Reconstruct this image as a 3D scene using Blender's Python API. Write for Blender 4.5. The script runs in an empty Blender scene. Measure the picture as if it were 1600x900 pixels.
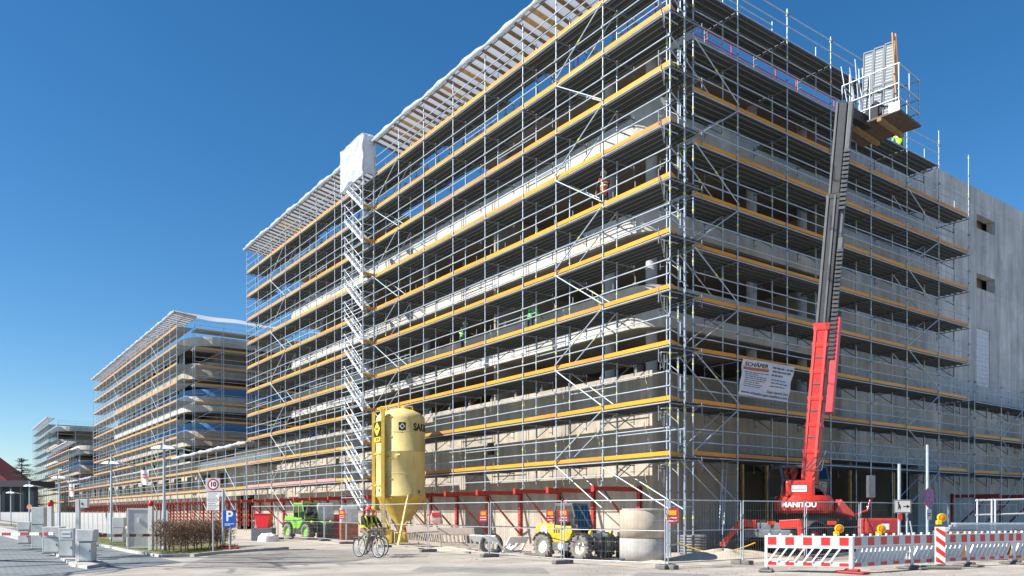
import bpy, bmesh, math, random
from mathutils import Matrix, Vector
random.seed(7)
PI = math.pi
SC = bpy.context.scene
COL = SC.collection
# ------------------------------------------------------------------ camera, sky, sun, exposure
# world axes: +X runs along the right-hand facade, +Y along the left-hand facade, origin at the scaffold corner
CAM = Vector((-21.27, -19.65, 1.65)); FPX = 1244.0; HOR = 800.0
FWD = Vector((0.5883, 0.8087, 0)); RGT = Vector((0.8087, -0.5883, 0))
cam_d = bpy.data.cameras.new('camera'); cam = bpy.data.objects.new('camera', cam_d); COL.objects.link(cam)
cam.location = CAM; cam.rotation_euler = (math.radians(90), 0, -math.atan2(FWD.x, FWD.y))
cam_d.sensor_width = 36; cam_d.lens = 36 * FPX / 1600; cam_d.shift_y = (HOR - 450) / 1600
cam_d.clip_start = 0.1; cam_d.clip_end = 5000
SC.camera = cam
LIGHT = Vector((1.0, -0.28, -0.88)).normalized()      # the way sunlight travels
SUN = -LIGHT
SUN_EL = math.asin(SUN.z); SUN_AZ = math.atan2(SUN.x, SUN.y)
world = bpy.data.worlds.new('World'); SC.world = world; world.use_nodes = True
wn = world.node_tree.nodes; wl = world.node_tree.links
bgn = wn['Background']; sky = wn.new('ShaderNodeTexSky'); sky.sky_type = 'NISHITA'; sky.sun_disc = False
sky.sun_elevation = SUN_EL; sky.sun_rotation = SUN_AZ; sky.altitude = 300
sky.air_density = 1.0; sky.dust_density = 0.25; sky.ozone_density = 4.0
hsv = wn.new('ShaderNodeHueSaturation'); hsv.inputs['Saturation'].default_value = 1.27; hsv.inputs['Hue'].default_value = 0.498
wl.new(sky.outputs[0], hsv.inputs['Color']); wl.new(hsv.outputs[0], bgn.inputs[0]); bgn.inputs[1].default_value = 0.081
sun_d = bpy.data.lights.new('sun', 'SUN'); sun_d.energy = 5.0; sun_d.angle = math.radians(0.5); sun_d.color = (1, 0.95, 0.87)
sun = bpy.data.objects.new('sun', sun_d); COL.objects.link(sun); sun.location = (-60, 30, 80)
sun.rotation_euler = (-SUN).to_track_quat('-Z', 'Y').to_euler()
SC.view_settings.view_transform = 'Standard'; SC.view_settings.look = 'None'
SC.view_settings.exposure = 0.88; SC.view_settings.gamma = 1.0; SC.view_settings.use_curve_mapping = False

# ------------------------------------------------------------------ placing helpers
def at(px, d, z=0.0):                       # a point d metres in front of the camera at a picture column
    p = CAM + RGT * ((px - 800) / FPX * d) + FWD * d
    return Vector((p.x, p.y, z))
def G(px, py, z=0.0): return at(px, FPX * 1.65 / (py - HOR), z)      # a point on the ground
def zh(py, d): return 1.65 + (HOR - py) * d / FPX
def depth(p): return (Vector((p[0], p[1], 0)) - Vector((CAM.x, CAM.y, 0))).dot(FWD)
RIGHT_ANG = math.atan2(RGT.y, RGT.x)        # heading of 'picture right' in the world

# ------------------------------------------------------------------ materials
MATS = {}
def mat(name, col, rough=0.6, metal=0.0, var=0.12, scale=6.0, bump=0.0, bscale=40.0, spec=0.5, streak=0.0, seams=None, alpha=None, coat=0.0, emit=0.0):
    if name in MATS: return MATS[name]
    m = bpy.data.materials.new(name); m.use_nodes = True; nt = m.node_tree; N = nt.nodes; L = nt.links
    b = N['Principled BSDF']; b.inputs['Roughness'].default_value = rough; b.inputs['Metallic'].default_value = metal
    b.inputs['Specular IOR Level'].default_value = spec; b.inputs['Coat Weight'].default_value = coat
    tc = N.new('ShaderNodeTexCoord')
    c = (*col, 1)
    nz = N.new('ShaderNodeTexNoise'); nz.inputs['Scale'].default_value = scale; nz.inputs['Detail'].default_value = 6; nz.inputs['Roughness'].default_value = 0.62
    L.new(tc.outputs['Object'], nz.inputs['Vector'])
    rp = N.new('ShaderNodeValToRGB'); rp.color_ramp.elements[0].position = 0.3; rp.color_ramp.elements[1].position = 0.7
    rp.color_ramp.elements[0].color = (*[x * (1 - var) for x in col], 1); rp.color_ramp.elements[1].color = (*[min(1, x * (1 + var)) for x in col], 1)
    L.new(nz.outputs['Fac'], rp.inputs[0]); out = rp.outputs[0]
    def mul(a, fac_socket, lo, hi, p0, p1):
        r2 = N.new('ShaderNodeMapRange'); r2.inputs['From Min'].default_value = p0; r2.inputs['From Max'].default_value = p1
        r2.inputs['To Min'].default_value = lo; r2.inputs['To Max'].default_value = hi; L.new(fac_socket, r2.inputs['Value'])
        mx = N.new('ShaderNodeMix'); mx.data_type = 'RGBA'; mx.blend_type = 'MULTIPLY'; mx.inputs['Factor'].default_value = 1
        L.new(a, mx.inputs['A']); L.new(r2.outputs[0], mx.inputs['B']); return mx.outputs['Result']
    if streak:
        mp = N.new('ShaderNodeMapping'); mp.inputs['Scale'].default_value = (1.6, 1.6, 0.12); L.new(tc.outputs['Object'], mp.inputs['Vector'])
        n2 = N.new('ShaderNodeTexNoise'); n2.inputs['Scale'].default_value = 1.6; n2.inputs['Detail'].default_value = 7; n2.inputs['Roughness'].default_value = 0.65
        L.new(mp.outputs[0], n2.inputs['Vector']); out = mul(out, n2.outputs['Fac'], 1 - streak, 1 + streak * 0.3, 0.3, 0.66)
        n3 = N.new('ShaderNodeTexNoise'); n3.inputs['Scale'].default_value = 0.35; n3.inputs['Detail'].default_value = 4; L.new(tc.outputs['Object'], n3.inputs['Vector'])
        out = mul(out, n3.outputs['Fac'], 0.84, 1.08, 0.35, 0.65)
    if seams:                               # joints left by the formwork boards
        sp = N.new('ShaderNodeSeparateXYZ'); L.new(tc.outputs['Object'], sp.inputs[0])
        ad = N.new('ShaderNodeMath'); ad.operation = 'ADD'; L.new(sp.outputs[0], ad.inputs[0]); L.new(sp.outputs[1], ad.inputs[1])
        cb = N.new('ShaderNodeCombineXYZ'); L.new(ad.outputs[0], cb.inputs[0]); L.new(sp.outputs[2], cb.inputs[1])
        br = N.new('ShaderNodeTexBrick'); br.offset = 0.0; br.inputs['Scale'].default_value = 1; br.inputs['Brick Width'].default_value = seams[0]; br.inputs['Row Height'].default_value = seams[1]
        br.inputs['Mortar Size'].default_value = 0.012; br.inputs['Mortar Smooth'].default_value = 0.6
        br.inputs['Color1'].default_value = (1, 1, 1, 1); br.inputs['Color2'].default_value = (0.9, 0.9, 0.92, 1); br.inputs['Mortar'].default_value = (0.62, 0.6, 0.58, 1)
        L.new(cb.outputs[0], br.inputs['Vector'])
        mx = N.new('ShaderNodeMix'); mx.data_type = 'RGBA'; mx.blend_type = 'MULTIPLY'; mx.inputs['Factor'].default_value = 1
        L.new(out, mx.inputs['A']); L.new(br.outputs['Color'], mx.inputs['B']); out = mx.outputs['Result']
    L.new(out, b.inputs['Base Color'])
    if rough > 0.15:
        r3 = N.new('ShaderNodeMapRange'); r3.inputs['To Min'].default_value = max(0.05, rough - 0.12); r3.inputs['To Max'].default_value = min(1, rough + 0.12)
        L.new(nz.outputs['Fac'], r3.inputs['Value']); L.new(r3.outputs[0], b.inputs['Roughness'])
    if bump:
        nb = N.new('ShaderNodeTexNoise'); nb.inputs['Scale'].default_value = bscale; nb.inputs['Detail'].default_value = 5; L.new(tc.outputs['Object'], nb.inputs['Vector'])
        bp = N.new('ShaderNodeBump'); bp.inputs['Strength'].default_value = bump; bp.inputs['Distance'].default_value = 0.02
        L.new(nb.outputs['Fac'], bp.inputs['Height']); L.new(bp.outputs[0], b.inputs['Normal'])
    if alpha is not None: b.inputs['Alpha'].default_value = alpha
    if emit: b.inputs['Emission Color'].default_value = c; b.inputs['Emission Strength'].default_value = emit
    MATS[name] = m; return m

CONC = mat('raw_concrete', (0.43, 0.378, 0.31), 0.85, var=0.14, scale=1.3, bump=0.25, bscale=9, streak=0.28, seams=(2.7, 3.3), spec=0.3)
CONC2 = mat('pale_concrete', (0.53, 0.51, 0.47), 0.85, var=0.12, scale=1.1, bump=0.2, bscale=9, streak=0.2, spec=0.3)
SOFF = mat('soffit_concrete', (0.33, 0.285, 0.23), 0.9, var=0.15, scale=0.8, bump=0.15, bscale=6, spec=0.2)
COLM = mat('column_concrete', (0.40, 0.40, 0.40), 0.8, var=0.1, scale=3, spec=0.3)
GALV = mat('galvanised_steel', (0.43, 0.50, 0.57), 0.45, 0.4, var=0.14, scale=9, spec=0.5)
GALVD = mat('dull_steel', (0.23, 0.24, 0.25), 0.55, 0.5, var=0.2, scale=7)
DECK = mat('deck_steel', (0.27, 0.295, 0.295), 0.6, 0.15, var=0.06, scale=1.5)
YEL = mat('yellow_board', (0.66, 0.25, 0.006), 0.5, var=0.12, scale=3, bump=0.1, bscale=30)
YEL2 = mat('yellow_board_worn', (0.55, 0.21, 0.02), 0.6, var=0.3, scale=2, bump=0.2, bscale=20)
YEL3 = mat('yellow_board_bright', (0.70, 0.285, 0.008), 0.45, var=0.08, scale=3)
DECK2 = mat('deck_steel_dusty', (0.22, 0.235, 0.225), 0.7, 0.1, var=0.1, scale=1.5)
DECKE = mat('deck_flange_shade', (0.07, 0.078, 0.08), 0.6, 0.2)  # groove shading under the decks put into the flange colour
YELD = mat('orange_board', (0.62, 0.27, 0.01), 0.6, var=0.2, scale=3)
MARK = mat('yellow_marks', (0.72, 0.68, 0.03), 0.5)
PINK = mat('faded_red_board', (0.62, 0.24, 0.2), 0.6, var=0.2, scale=1.4)
WOOD = mat('bare_wood', (0.25, 0.155, 0.08), 0.8, var=0.3, scale=5, bump=0.2)
WOODL = mat('fresh_timber', (0.60, 0.36, 0.14), 0.7, var=0.25, scale=4)
REDST = mat('red_steel', (0.40, 0.035, 0.02), 0.5, var=0.28, scale=8, bump=0.1)
REDP = mat('red_paint', (0.47, 0.024, 0.012), 0.38, var=0.18, scale=5, coat=0.3)
WHITEP = mat('white_paint', (0.76, 0.76, 0.74), 0.5, var=0.07, scale=5)
GREYW = mat('grey_white_paint', (0.60, 0.60, 0.58), 0.55, var=0.10, scale=3, streak=0.12)
BLACK = mat('black_rubber', (0.025, 0.025, 0.027), 0.8, var=0.4, scale=14, bump=0.3)
DUSTY = mat('dusty_rubber', (0.19, 0.175, 0.155), 0.95, var=0.45, scale=11, bump=0.4)
DARK = mat('dark_plastic', (0.045, 0.05, 0.055), 0.5, var=0.2)
DGREY = mat('dark_grey_paint', (0.10, 0.115, 0.13), 0.5, var=0.2)
INK = mat('black_print', (0.012, 0.012, 0.012), 0.6)
def glassmat():
    m = bpy.data.materials.new('cab_glass'); m.use_nodes = True; b = m.node_tree.nodes['Principled BSDF']
    nt = m.node_tree; gl = nt.nodes.new('ShaderNodeBsdfGlossy'); gl.inputs['Roughness'].default_value = 0.03; gl.inputs[0].default_value = (0.9, 0.95, 0.97, 1)
    tr = nt.nodes.new('ShaderNodeBsdfTransparent'); tr.inputs[0].default_value = (0.5, 0.58, 0.58, 1)
    fr = nt.nodes.new('ShaderNodeFresnel'); fr.inputs[0].default_value = 2.1
    mx = nt.nodes.new('ShaderNodeMixShader'); nt.links.new(fr.outputs[0], mx.inputs[0]); nt.links.new(tr.outputs[0], mx.inputs[1]); nt.links.new(gl.outputs[0], mx.inputs[2])
    nt.nodes.remove(b); nt.links.new(mx.outputs[0], nt.nodes['Material Output'].inputs[0]); return m
GLASS = glassmat()
def sheetmat(name, col, trans, tcol):
    m = bpy.data.materials.new(name); m.use_nodes = True; nt = m.node_tree; b = nt.nodes['Principled BSDF']
    b.inputs['Base Color'].default_value = (*col, 1); b.inputs['Roughness'].default_value = 0.45
    tl = nt.nodes.new('ShaderNodeBsdfTranslucent'); tl.inputs[0].default_value = (*tcol, 1)
    mx = nt.nodes.new('ShaderNodeMixShader'); mx.inputs[0].default_value = trans
    nz = nt.nodes.new('ShaderNodeTexNoise'); nz.inputs['Scale'].default_value = 1.7; nz.inputs['Detail'].default_value = 4
    tc = nt.nodes.new('ShaderNodeTexCoord'); nt.links.new(tc.outputs['Object'], nz.inputs['Vector'])
    bp = nt.nodes.new('ShaderNodeBump'); bp.inputs['Strength'].default_value = 0.9; bp.inputs['Distance'].default_value = 0.12
    nt.links.new(nz.outputs['Fac'], bp.inputs['Height']); nt.links.new(bp.outputs[0], b.inputs['Normal'])
    nt.links.new(b.outputs[0], mx.inputs[1]); nt.links.new(tl.outputs[0], mx.inputs[2]); nt.links.new(mx.outputs[0], nt.nodes['Material Output'].inputs[0]); return m
TARP = sheetmat('white_tarpaulin', (0.60, 0.62, 0.64), 0.35, (0.66, 0.72, 0.80))
BLUET = sheetmat('blue_film', (0.10, 0.30, 0.62), 0.35, (0.12, 0.35, 0.7))
BANN = mat('banner_cloth', (0.62, 0.63, 0.66), 0.55, var=0.05, scale=2, bump=0.2, bscale=5)

# ------------------------------------------------------------------ mesh helpers
class MB:
    def __init__(s): s.v = []; s.f = []; s.m = []; s.sm = []
    def add(s, vs, fs, mi=0, smooth=False):
        o = len(s.v); s.v += [tuple(v) for v in vs]
        for f in fs: s.f.append(tuple(i + o for i in f)); s.m.append(mi); s.sm.append(smooth)
        return s
    def box(s, x0, x1, y0, y1, z0, z1, mi=0, M=None):
        vs = [Vector((x, y, z)) for z in (z0, z1) for y in (y0, y1) for x in (x0, x1)]
        if M is not None: vs = [M @ v for v in vs]
        return s.add(vs, [(0, 2, 3, 1), (4, 5, 7, 6), (0, 1, 5, 4), (2, 6, 7, 3), (0, 4, 6, 2), (1, 3, 7, 5)], mi)
    def bar(s, p, q, w, h, mi=0, up=(0, 0, 1)):           # rectangular bar from p to q
        p = Vector(p); q = Vector(q); d = (q - p); l = d.length; d.normalize(); u = Vector(up)
        if abs(d.dot(u)) > 0.98: u = Vector((1, 0, 0))
        sd = d.cross(u).normalized(); u = sd.cross(d).normalized()
        vs = [a + sd * (w / 2 * i) + u * (h / 2 * j) for a in (p, q) for j in (-1, 1) for i in (-1, 1)]
        return s.add(vs, [(0, 1, 3, 2), (4, 6, 7, 5), (0, 4, 5, 1), (2, 3, 7, 6), (0, 2, 6, 4), (1, 5, 7, 3)], mi)
    def tube(s, p, q, r, n=6, mi=0, r2=None, caps=True, smooth=True):
        p = Vector(p); q = Vector(q); d = q - p
        if d.length < 1e-6: return s
        d.normalize(); a = Vector((0, 0, 1)) if abs(d.z) < 0.9 else Vector((1, 0, 0))
        e1 = d.cross(a).normalized(); e2 = d.cross(e1); r2 = r if r2 is None else r2
        vs = [p + (e1 * math.cos(2 * PI * i / n) + e2 * math.sin(2 * PI * i / n)) * r for i in range(n)] + \
             [q + (e1 * math.cos(2 * PI * i / n) + e2 * math.sin(2 * PI * i / n)) * r2 for i in range(n)]
        s.add(vs, [(i, i + n, (i + 1) % n + n, (i + 1) % n) for i in range(n)], mi, smooth)
        if caps: s.add(vs[:n], [tuple(range(n))], mi); s.add(vs[n:], [tuple(reversed(range(n)))], mi)
        return s
    def path(s, pts, r, n=6, mi=0):
        for a, b in zip(pts, pts[1:]): s.tube(a, b, r, n, mi)
        return s
    def lathe(s, prof, n=24, M=None, mi=0, smooth=True):   # (radius, height) about local Z
        M = M or Matrix(); k = len(prof); vs = []
        for i in range(n):
            a = 2 * PI * i / n
            vs += [M @ Vector((r * math.cos(a), r * math.sin(a), z)) for r, z in prof]
        fs = [(i * k + j, ((i + 1) % n) * k + j, ((i + 1) % n) * k + j + 1, i * k + j + 1) for i in range(n) for j in range(k - 1)]
        return s.add(vs, fs, mi, smooth)
    def prism(s, pts, y0, y1, M=None, mi=0):               # outline in local XZ pushed along Y
        M = M or Matrix(); n = len(pts)
        vs = [M @ Vector((x, y0, z)) for x, z in pts] + [M @ Vector((x, y1, z)) for x, z in pts]
        ar = sum(pts[i][0] * pts[(i + 1) % n][1] - pts[(i + 1) % n][0] * pts[i][1] for i in range(n))
        fs = [tuple(range(n)), tuple(reversed(range(n, 2 * n)))] + [(i, i + n, (i + 1) % n + n, (i + 1) % n) for i in range(n)]
        if ar < 0: fs = [tuple(reversed(f)) for f in fs]
        return s.add(vs, fs, mi)
    def grid(s, fn, nu, nv, mi=0, smooth=True):            # fn(a,b) -> point, a,b in 0..1
        vs = [fn(i / nu, j / nv) for j in range(nv + 1) for i in range(nu + 1)]
        return s.add(vs, [(j * (nu + 1) + i, j * (nu + 1) + i + 1, (j + 1) * (nu + 1) + i + 1, (j + 1) * (nu + 1) + i) for j in range(nv) for i in range(nu)], mi, smooth)
    def mesh(s, name, mats):
        me = bpy.data.meshes.new(name); me.from_pydata(s.v, [], s.f)
        for m in (mats if isinstance(mats, (list, tuple)) else [mats]): me.materials.append(m)
        me.polygons.foreach_set('material_index', s.m); me.polygons.foreach_set('use_smooth', s.sm); me.update(); return me
    def build(s, name, mats, parent=None, M=None, bevel=0.0):
        o = bpy.data.objects.new(name, s.mesh(name, mats)); COL.objects.link(o)
        if parent is not None: o.parent = parent
        if M is not None: o.matrix_local = M
        if bevel:
            b = o.modifiers.new('bevel', 'BEVEL'); b.width = bevel; b.segments = 2; b.limit_method = 'ANGLE'; b.angle_limit = math.radians(40)
        return o
def tag(o, label, cat, group=None, kind=None):
    if label: o['label'] = label
    if cat: o['category'] = cat
    if group: o['group'] = group
    if kind: o['kind'] = kind
    return o
def thing(name, label, cat, loc=(0, 0, 0), rz=0.0, group=None):
    o = bpy.data.objects.new(name, None); o.empty_display_size = 0.2; COL.objects.link(o)
    o.location = loc; o.rotation_euler = (0, 0, rz); return tag(o, label, cat, group)
def struct(name, mb, mats): o = mb.build(name, mats); o['kind'] = 'structure'; return o
def inst(name, me, M, parent):
    o = bpy.data.objects.new(name, me); COL.objects.link(o)
    if parent is not None: o.parent = parent
    o.matrix_local = M; return o
def dup(root, loc, rz, label=None):
    r = root.copy(); COL.objects.link(r); r.location = loc; r.rotation_euler = (0, 0, rz)
    if label: r['label'] = label
    for ch in list(root.children):
        c = ch.copy(); COL.objects.link(c); c.parent = r
        for g in ch.children: d = g.copy(); COL.objects.link(d); d.parent = c
    return r
def RZ(a): return Matrix.Rotation(a, 4, 'Z')
def T(x, y=None, z=None): return Matrix.Translation((x, y, z)) if y is not None else Matrix.Translation(x)
def textmesh(txt, size, mats, sx=1.0, bold=0.0):
    cu = bpy.data.curves.new('t', 'FONT'); cu.body = txt; cu.size = size; cu.align_x = 'CENTER'; cu.align_y = 'CENTER'; cu.resolution_u = 3; cu.offset = bold
    o = bpy.data.objects.new('t', cu); COL.objects.link(o); dg = bpy.context.evaluated_depsgraph_get()
    me = bpy.data.meshes.new_from_object(o.evaluated_get(dg)); bpy.data.objects.remove(o); bpy.data.curves.remove(cu)
    me.materials.clear(); me.materials.append(mats)
    for v in me.vertices: v.co.x *= sx
    return me
def lettering(txt, size, m, M, parent, sx=1.0, bold=0.0, name='lettering'): return inst(name, textmesh(txt, size, m, sx, bold), M, parent)
UPR = Matrix.Rotation(PI / 2, 4, 'X')                      # turns XY text upright (reads along +X, facing -Y)

class Kit:                                                 # collects repeated parts of one thing; the largest in view become parts
    def __init__(s, root, cap=290): s.root = root; s.items = {}; s.cap = cap
    def add(s, name, me, M): s.items.setdefault(name, []).append((me, M))
    def line(s, name, me, p, q, roll_up=None):             # unit template along +X laid from p to q
        p = Vector(p); q = Vector(q); d = q - p; l = d.length; x = d / l
        u = Vector(roll_up) if roll_up else (Vector((0, 0, 1)) if abs(x.z) < 0.95 else Vector((0, 1, 0)))
        y = u.cross(x).normalized(); z = x.cross(y)
        M = Matrix(((x.x * l, y.x, z.x, p.x), (x.y * l, y.y, z.y, p.y), (x.z * l, y.z, z.z, p.z), (0, 0, 0, 1)))
        s.add(name, me, M)
    def done(s):
        inv = s.root.matrix_world.inverted() if s.root else Matrix()
        for name, it in s.items.items():
            def rank(t):
                c = t[1] @ Vector((0.5, 0, 0)); d = c - CAM; dd = d.dot(FWD)
                if dd < 1: return 0
                px = 800 + FPX * d.dot(RGT) / dd; py = HOR - FPX * d.z / dd
                k = 1.0 if (-40 < px < 1640 and -40 < py < 900) else 0.2
                return k * (t[1].to_3x3() @ Vector((1, 0.2, 0.2))).length / dd
            it = sorted(it, key=rank, reverse=True)
            for me, M in it[:s.cap]: inst(name, me, inv @ M, s.root)
            rest = it[s.cap:]
            if rest:
                mb = MB(); mats = []
                for me, M in rest:
                    idx = []
                    for m in me.materials:
                        if m not in mats: mats.append(m)
                        idx.append(mats.index(m))
                    o = len(mb.v); mb.v += [tuple(M @ v.co) for v in me.vertices]
                    for p in me.polygons: mb.f.append(tuple(i + o for i in p.vertices)); mb.m.append(idx[p.material_index]); mb.sm.append(p.use_smooth)
                ob = mb.build('farther_' + name + 's', mats, s.root); ob.matrix_local = inv; ob['kind'] = 'stuff'
# ------------------------------------------------------------------ ground, road, pavements
def pavemat(name, c1, c2, mortar, bw, bh, scale_noise, rough=0.85, tracks=False):
    m = bpy.data.materials.new(name); m.use_nodes = True; nt = m.node_tree; N = nt.nodes; L = nt.links; b = N['Principled BSDF']
    tc = N.new('ShaderNodeTexCoord'); mp = N.new('ShaderNodeMapping'); mp.inputs['Rotation'].default_value = (0, 0, 0.64); L.new(tc.outputs['Object'], mp.inputs['Vector'])
    nd = N.new('ShaderNodeTexNoise'); nd.inputs['Scale'].default_value = 1.5; L.new(mp.outputs[0], nd.inputs['Vector'])
    ad = N.new('ShaderNodeMixRGB'); ad.blend_type = 'ADD'; ad.inputs[0].default_value = 0.06; L.new(mp.outputs[0], ad.inputs[1]); L.new(nd.outputs['Color'], ad.inputs[2])
    br = N.new('ShaderNodeTexBrick'); br.inputs['Scale'].default_value = 1; br.inputs['Brick Width'].default_value = bw; br.inputs['Row Height'].default_value = bh
    br.inputs['Mortar Size'].default_value = 0.012; br.inputs['Mortar Smooth'].default_value = 0.4
    br.inputs['Color1'].default_value = (*c1, 1); br.inputs['Color2'].default_value = (*c2, 1); br.inputs['Mortar'].default_value = (*mortar, 1); L.new(ad.outputs[0], br.inputs['Vector'])
    n1 = N.new('ShaderNodeTexNoise'); n1.inputs['Scale'].default_value = scale_noise; n1.inputs['Detail'].default_value = 9; n1.inputs['Roughness'].default_value = 0.7; L.new(tc.outputs['Object'], n1.inputs['Vector'])
    mr = N.new('ShaderNodeMapRange'); mr.inputs['From Min'].default_value = 0.3; mr.inputs['From Max'].default_value = 0.7; mr.inputs['To Min'].default_value = 0.62; mr.inputs['To Max'].default_value = 1.15; L.new(n1.outputs['Fac'], mr.inputs['Value'])
    mx = N.new('ShaderNodeMix'); mx.data_type = 'RGBA'; mx.blend_type = 'MULTIPLY'; mx.inputs['Factor'].default_value = 1; L.new(br.outputs['Color'], mx.inputs['A']); L.new(mr.outputs[0], mx.inputs['B'])
    n2 = N.new('ShaderNodeTexNoise'); n2.inputs['Scale'].default_value = 60; n2.inputs['Detail'].default_value = 3; L.new(tc.outputs['Object'], n2.inputs['Vector'])
    m2 = N.new('ShaderNodeMapRange'); m2.inputs['From Min'].default_value = 0.3; m2.inputs['From Max'].default_value = 0.7; m2.inputs['To Min'].default_value = 0.8; m2.inputs['To Max'].default_value = 1.12; L.new(n2.outputs['Fac'], m2.inputs['Value'])
    mx2 = N.new('ShaderNodeMix'); mx2.data_type = 'RGBA'; mx2.blend_type = 'MULTIPLY'; mx2.inputs['Factor'].default_value = 1; L.new(mx.outputs['Result'], mx2.inputs['A']); L.new(m2.outputs[0], mx2.inputs['B'])
    res = mx2.outputs['Result']
    if tracks:                                             # dirt dragged along the road by wheels
        m3 = N.new('ShaderNodeMapping'); m3.inputs['Rotation'].default_value = (0, 0, 0.55); m3.inputs['Scale'].default_value = (0.09, 1.5, 1); L.new(tc.outputs['Object'], m3.inputs['Vector'])
        n4 = N.new('ShaderNodeTexNoise'); n4.inputs['Scale'].default_value = 1.0; n4.inputs['Detail'].default_value = 8; n4.inputs['Roughness'].default_value = 0.7; n4.inputs['Distortion'].default_value = 0.6; L.new(m3.outputs[0], n4.inputs['Vector'])
        m4 = N.new('ShaderNodeMapRange'); m4.inputs['From Min'].default_value = 0.36; m4.inputs['From Max'].default_value = 0.6; m4.inputs['To Min'].default_value = 0.78; m4.inputs['To Max'].default_value = 1.08; L.new(n4.outputs['Fac'], m4.inputs['Value'])
        mx4 = N.new('ShaderNodeMix'); mx4.data_type = 'RGBA'; mx4.blend_type = 'MULTIPLY'; mx4.inputs['Factor'].default_value = 1; L.new(res, mx4.inputs['A']); L.new(m4.outputs[0], mx4.inputs['B']); res = mx4.outputs['Result']
    L.new(res, b.inputs['Base Color']); b.inputs['Roughness'].default_value = rough; b.inputs['Specular IOR Level'].default_value = 0.3
    bp = N.new('ShaderNodeBump'); bp.inputs['Strength'].default_value = 0.5; bp.inputs['Distance'].default_value = 0.012
    sm = N.new('ShaderNodeMath'); sm.operation = 'ADD'; L.new(br.outputs['Fac'], sm.inputs[0]); sm.inputs[1].default_value = 0
    iv = N.new('ShaderNodeMath'); iv.operation = 'SUBTRACT'; L.new(n2.outputs['Fac'], iv.inputs[0]); L.new(sm.outputs[0], iv.inputs[1]); L.new(iv.outputs[0], bp.inputs['Height']); L.new(bp.outputs[0], b.inputs['Normal'])
    return m
ROADM = pavemat('worn_pale_road', (0.47, 0.425, 0.37), (0.43, 0.39, 0.34), (0.34, 0.31, 0.27), 7, 4.5, 0.45, tracks=True)
COBM = pavemat('granite_setts', (0.36, 0.335, 0.30), (0.29, 0.275, 0.25), (0.19, 0.175, 0.15), 0.17, 0.15, 0.6)
DRIVEM = pavemat('grey_drive_paving', (0.25, 0.275, 0.285), (0.215, 0.24, 0.25), (0.14, 0.15, 0.155), 0.22, 0.16, 0.5)
SITEM = mat('site_sand', (0.44, 0.385, 0.315), 0.95, var=0.28, scale=0.9, bump=0.8, bscale=5, spec=0.2)
FIELD = mat('far_ground', (0.30, 0.29, 0.27), 0.95, var=0.2, scale=0.1)
GRASSM = mat('verge_soil', (0.15, 0.15, 0.055), 0.95, var=0.5, scale=3, bump=0.8, bscale=20)
KERBM = mat('kerb_stone', (0.42, 0.41, 0.39), 0.85, var=0.2, scale=4, bump=0.3)
def sheet(name, pts, z, m):
    mb = MB(); mb.add([(p[0], p[1], z) for p in pts], [tuple(range(len(pts)))])
    a = sum(pts[i][0] * pts[(i + 1) % len(pts)][1] - pts[(i + 1) % len(pts)][0] * pts[i][1] for i in range(len(pts)))
    if a < 0: mb.f = [tuple(reversed(f)) for f in mb.f]
    return struct(name, mb, m)
mb = MB(); mb.add([(-2500, -2500, -0.02), (2500, -2500, -0.02), (2500, 2500, -0.02), (-2500, 2500, -0.02)], [(0, 1, 2, 3)]); struct('ground', mb, FIELD)
sheet('road', [(-70, -60), (60, -60), (60, 60), (-5, 60), (-70, 50)], 0.0, ROADM)
sheet('site_ground', [(-4.4, -3.3), (60, -3.3), (60, 40), (2, 160), (-9.5, 160), (-9.5, 44), (-4.9, 24)], 0.006, SITEM)
sheet('road_patch', [G(640, 893), G(860, 897), G(850, 888), G(660, 885)], 0.004, pavemat('asphalt_patch', (0.30, 0.285, 0.265), (0.29, 0.275, 0.255), (0.29, 0.275, 0.255), 9, 9, 0.9))
sheet('road_patch', [G(985, 899), G(1090, 905), G(1110, 898), G(1000, 894)], 0.004, bpy.data.materials['asphalt_patch'])
cob = [G(285, 884), G(330, 868), G(400, 861), G(470, 857.5), G(560, 861), G(600, 868), G(560, 876), G(420, 886)]
sheet('cobble_apron', cob, 0.005, COBM)
drv = [G(-120, 868), G(-60, 822), G(0, 824), G(75, 828), G(150, 851), G(270, 876), G(285, 879), G(160, 893), G(60, 903), G(-60, 915)]
sheet('gate_drive', drv, 0.009, DRIVEM)
verge = [G(150, 850), G(200, 862), G(252, 869.5), G(300, 868), G(372, 853), G(340, 846), G(262, 850), G(195, 843), G(120, 831), G(60, 822), G(0, 817.5), G(0, 820.5), G(60, 826)]
sheet('grass_verge', verge, 0.013, GRASSM)
def kerb(name, pts, w=0.16, h=0.11, m=None):
    k = MB()
    for a, b in zip(pts, pts[1:]):
        a = Vector((a[0], a[1], h / 2)); b = Vector((b[0], b[1], h / 2)); n = max(1, int((b - a).length / 1.0))
        for i in range(n): k.bar(a.lerp(b, i / n), a.lerp(b, (i + 0.985) / n), w, h + random.uniform(-0.006, 0.006))
    return struct(name, k, m or KERBM)
kerb('kerb_beside_drive', [G(60, 826.3), G(150, 851.5), G(200, 863), G(252, 871), G(300, 869.5)])
kerb('kerb_beside_cobbles', [G(300, 870), G(335, 866), G(400, 861.5), G(450, 858.5)])
isl = [G(-40, 826), G(30, 844), G(68, 858), G(92, 872), G(112, 886), G(136, 889.5), G(168, 884), G(130, 872), G(90, 855), G(30, 832), G(-20, 820)]
ii = MB(); n_ = len(isl); ii.add([(p.x, p.y, 0.0) for p in isl] + [(p.x, p.y, 0.1) for p in isl], [tuple(range(n_, 2 * n_))] + [(i, (i + 1) % n_, (i + 1) % n_ + n_, i + n_) for i in range(n_)])
bm = bmesh.new(); me_ = ii.mesh('gate_island', KERBM); bm.from_mesh(me_); bmesh.ops.recalc_face_normals(bm, faces=bm.faces); bm.to_mesh(me_); bm.free()
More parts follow.
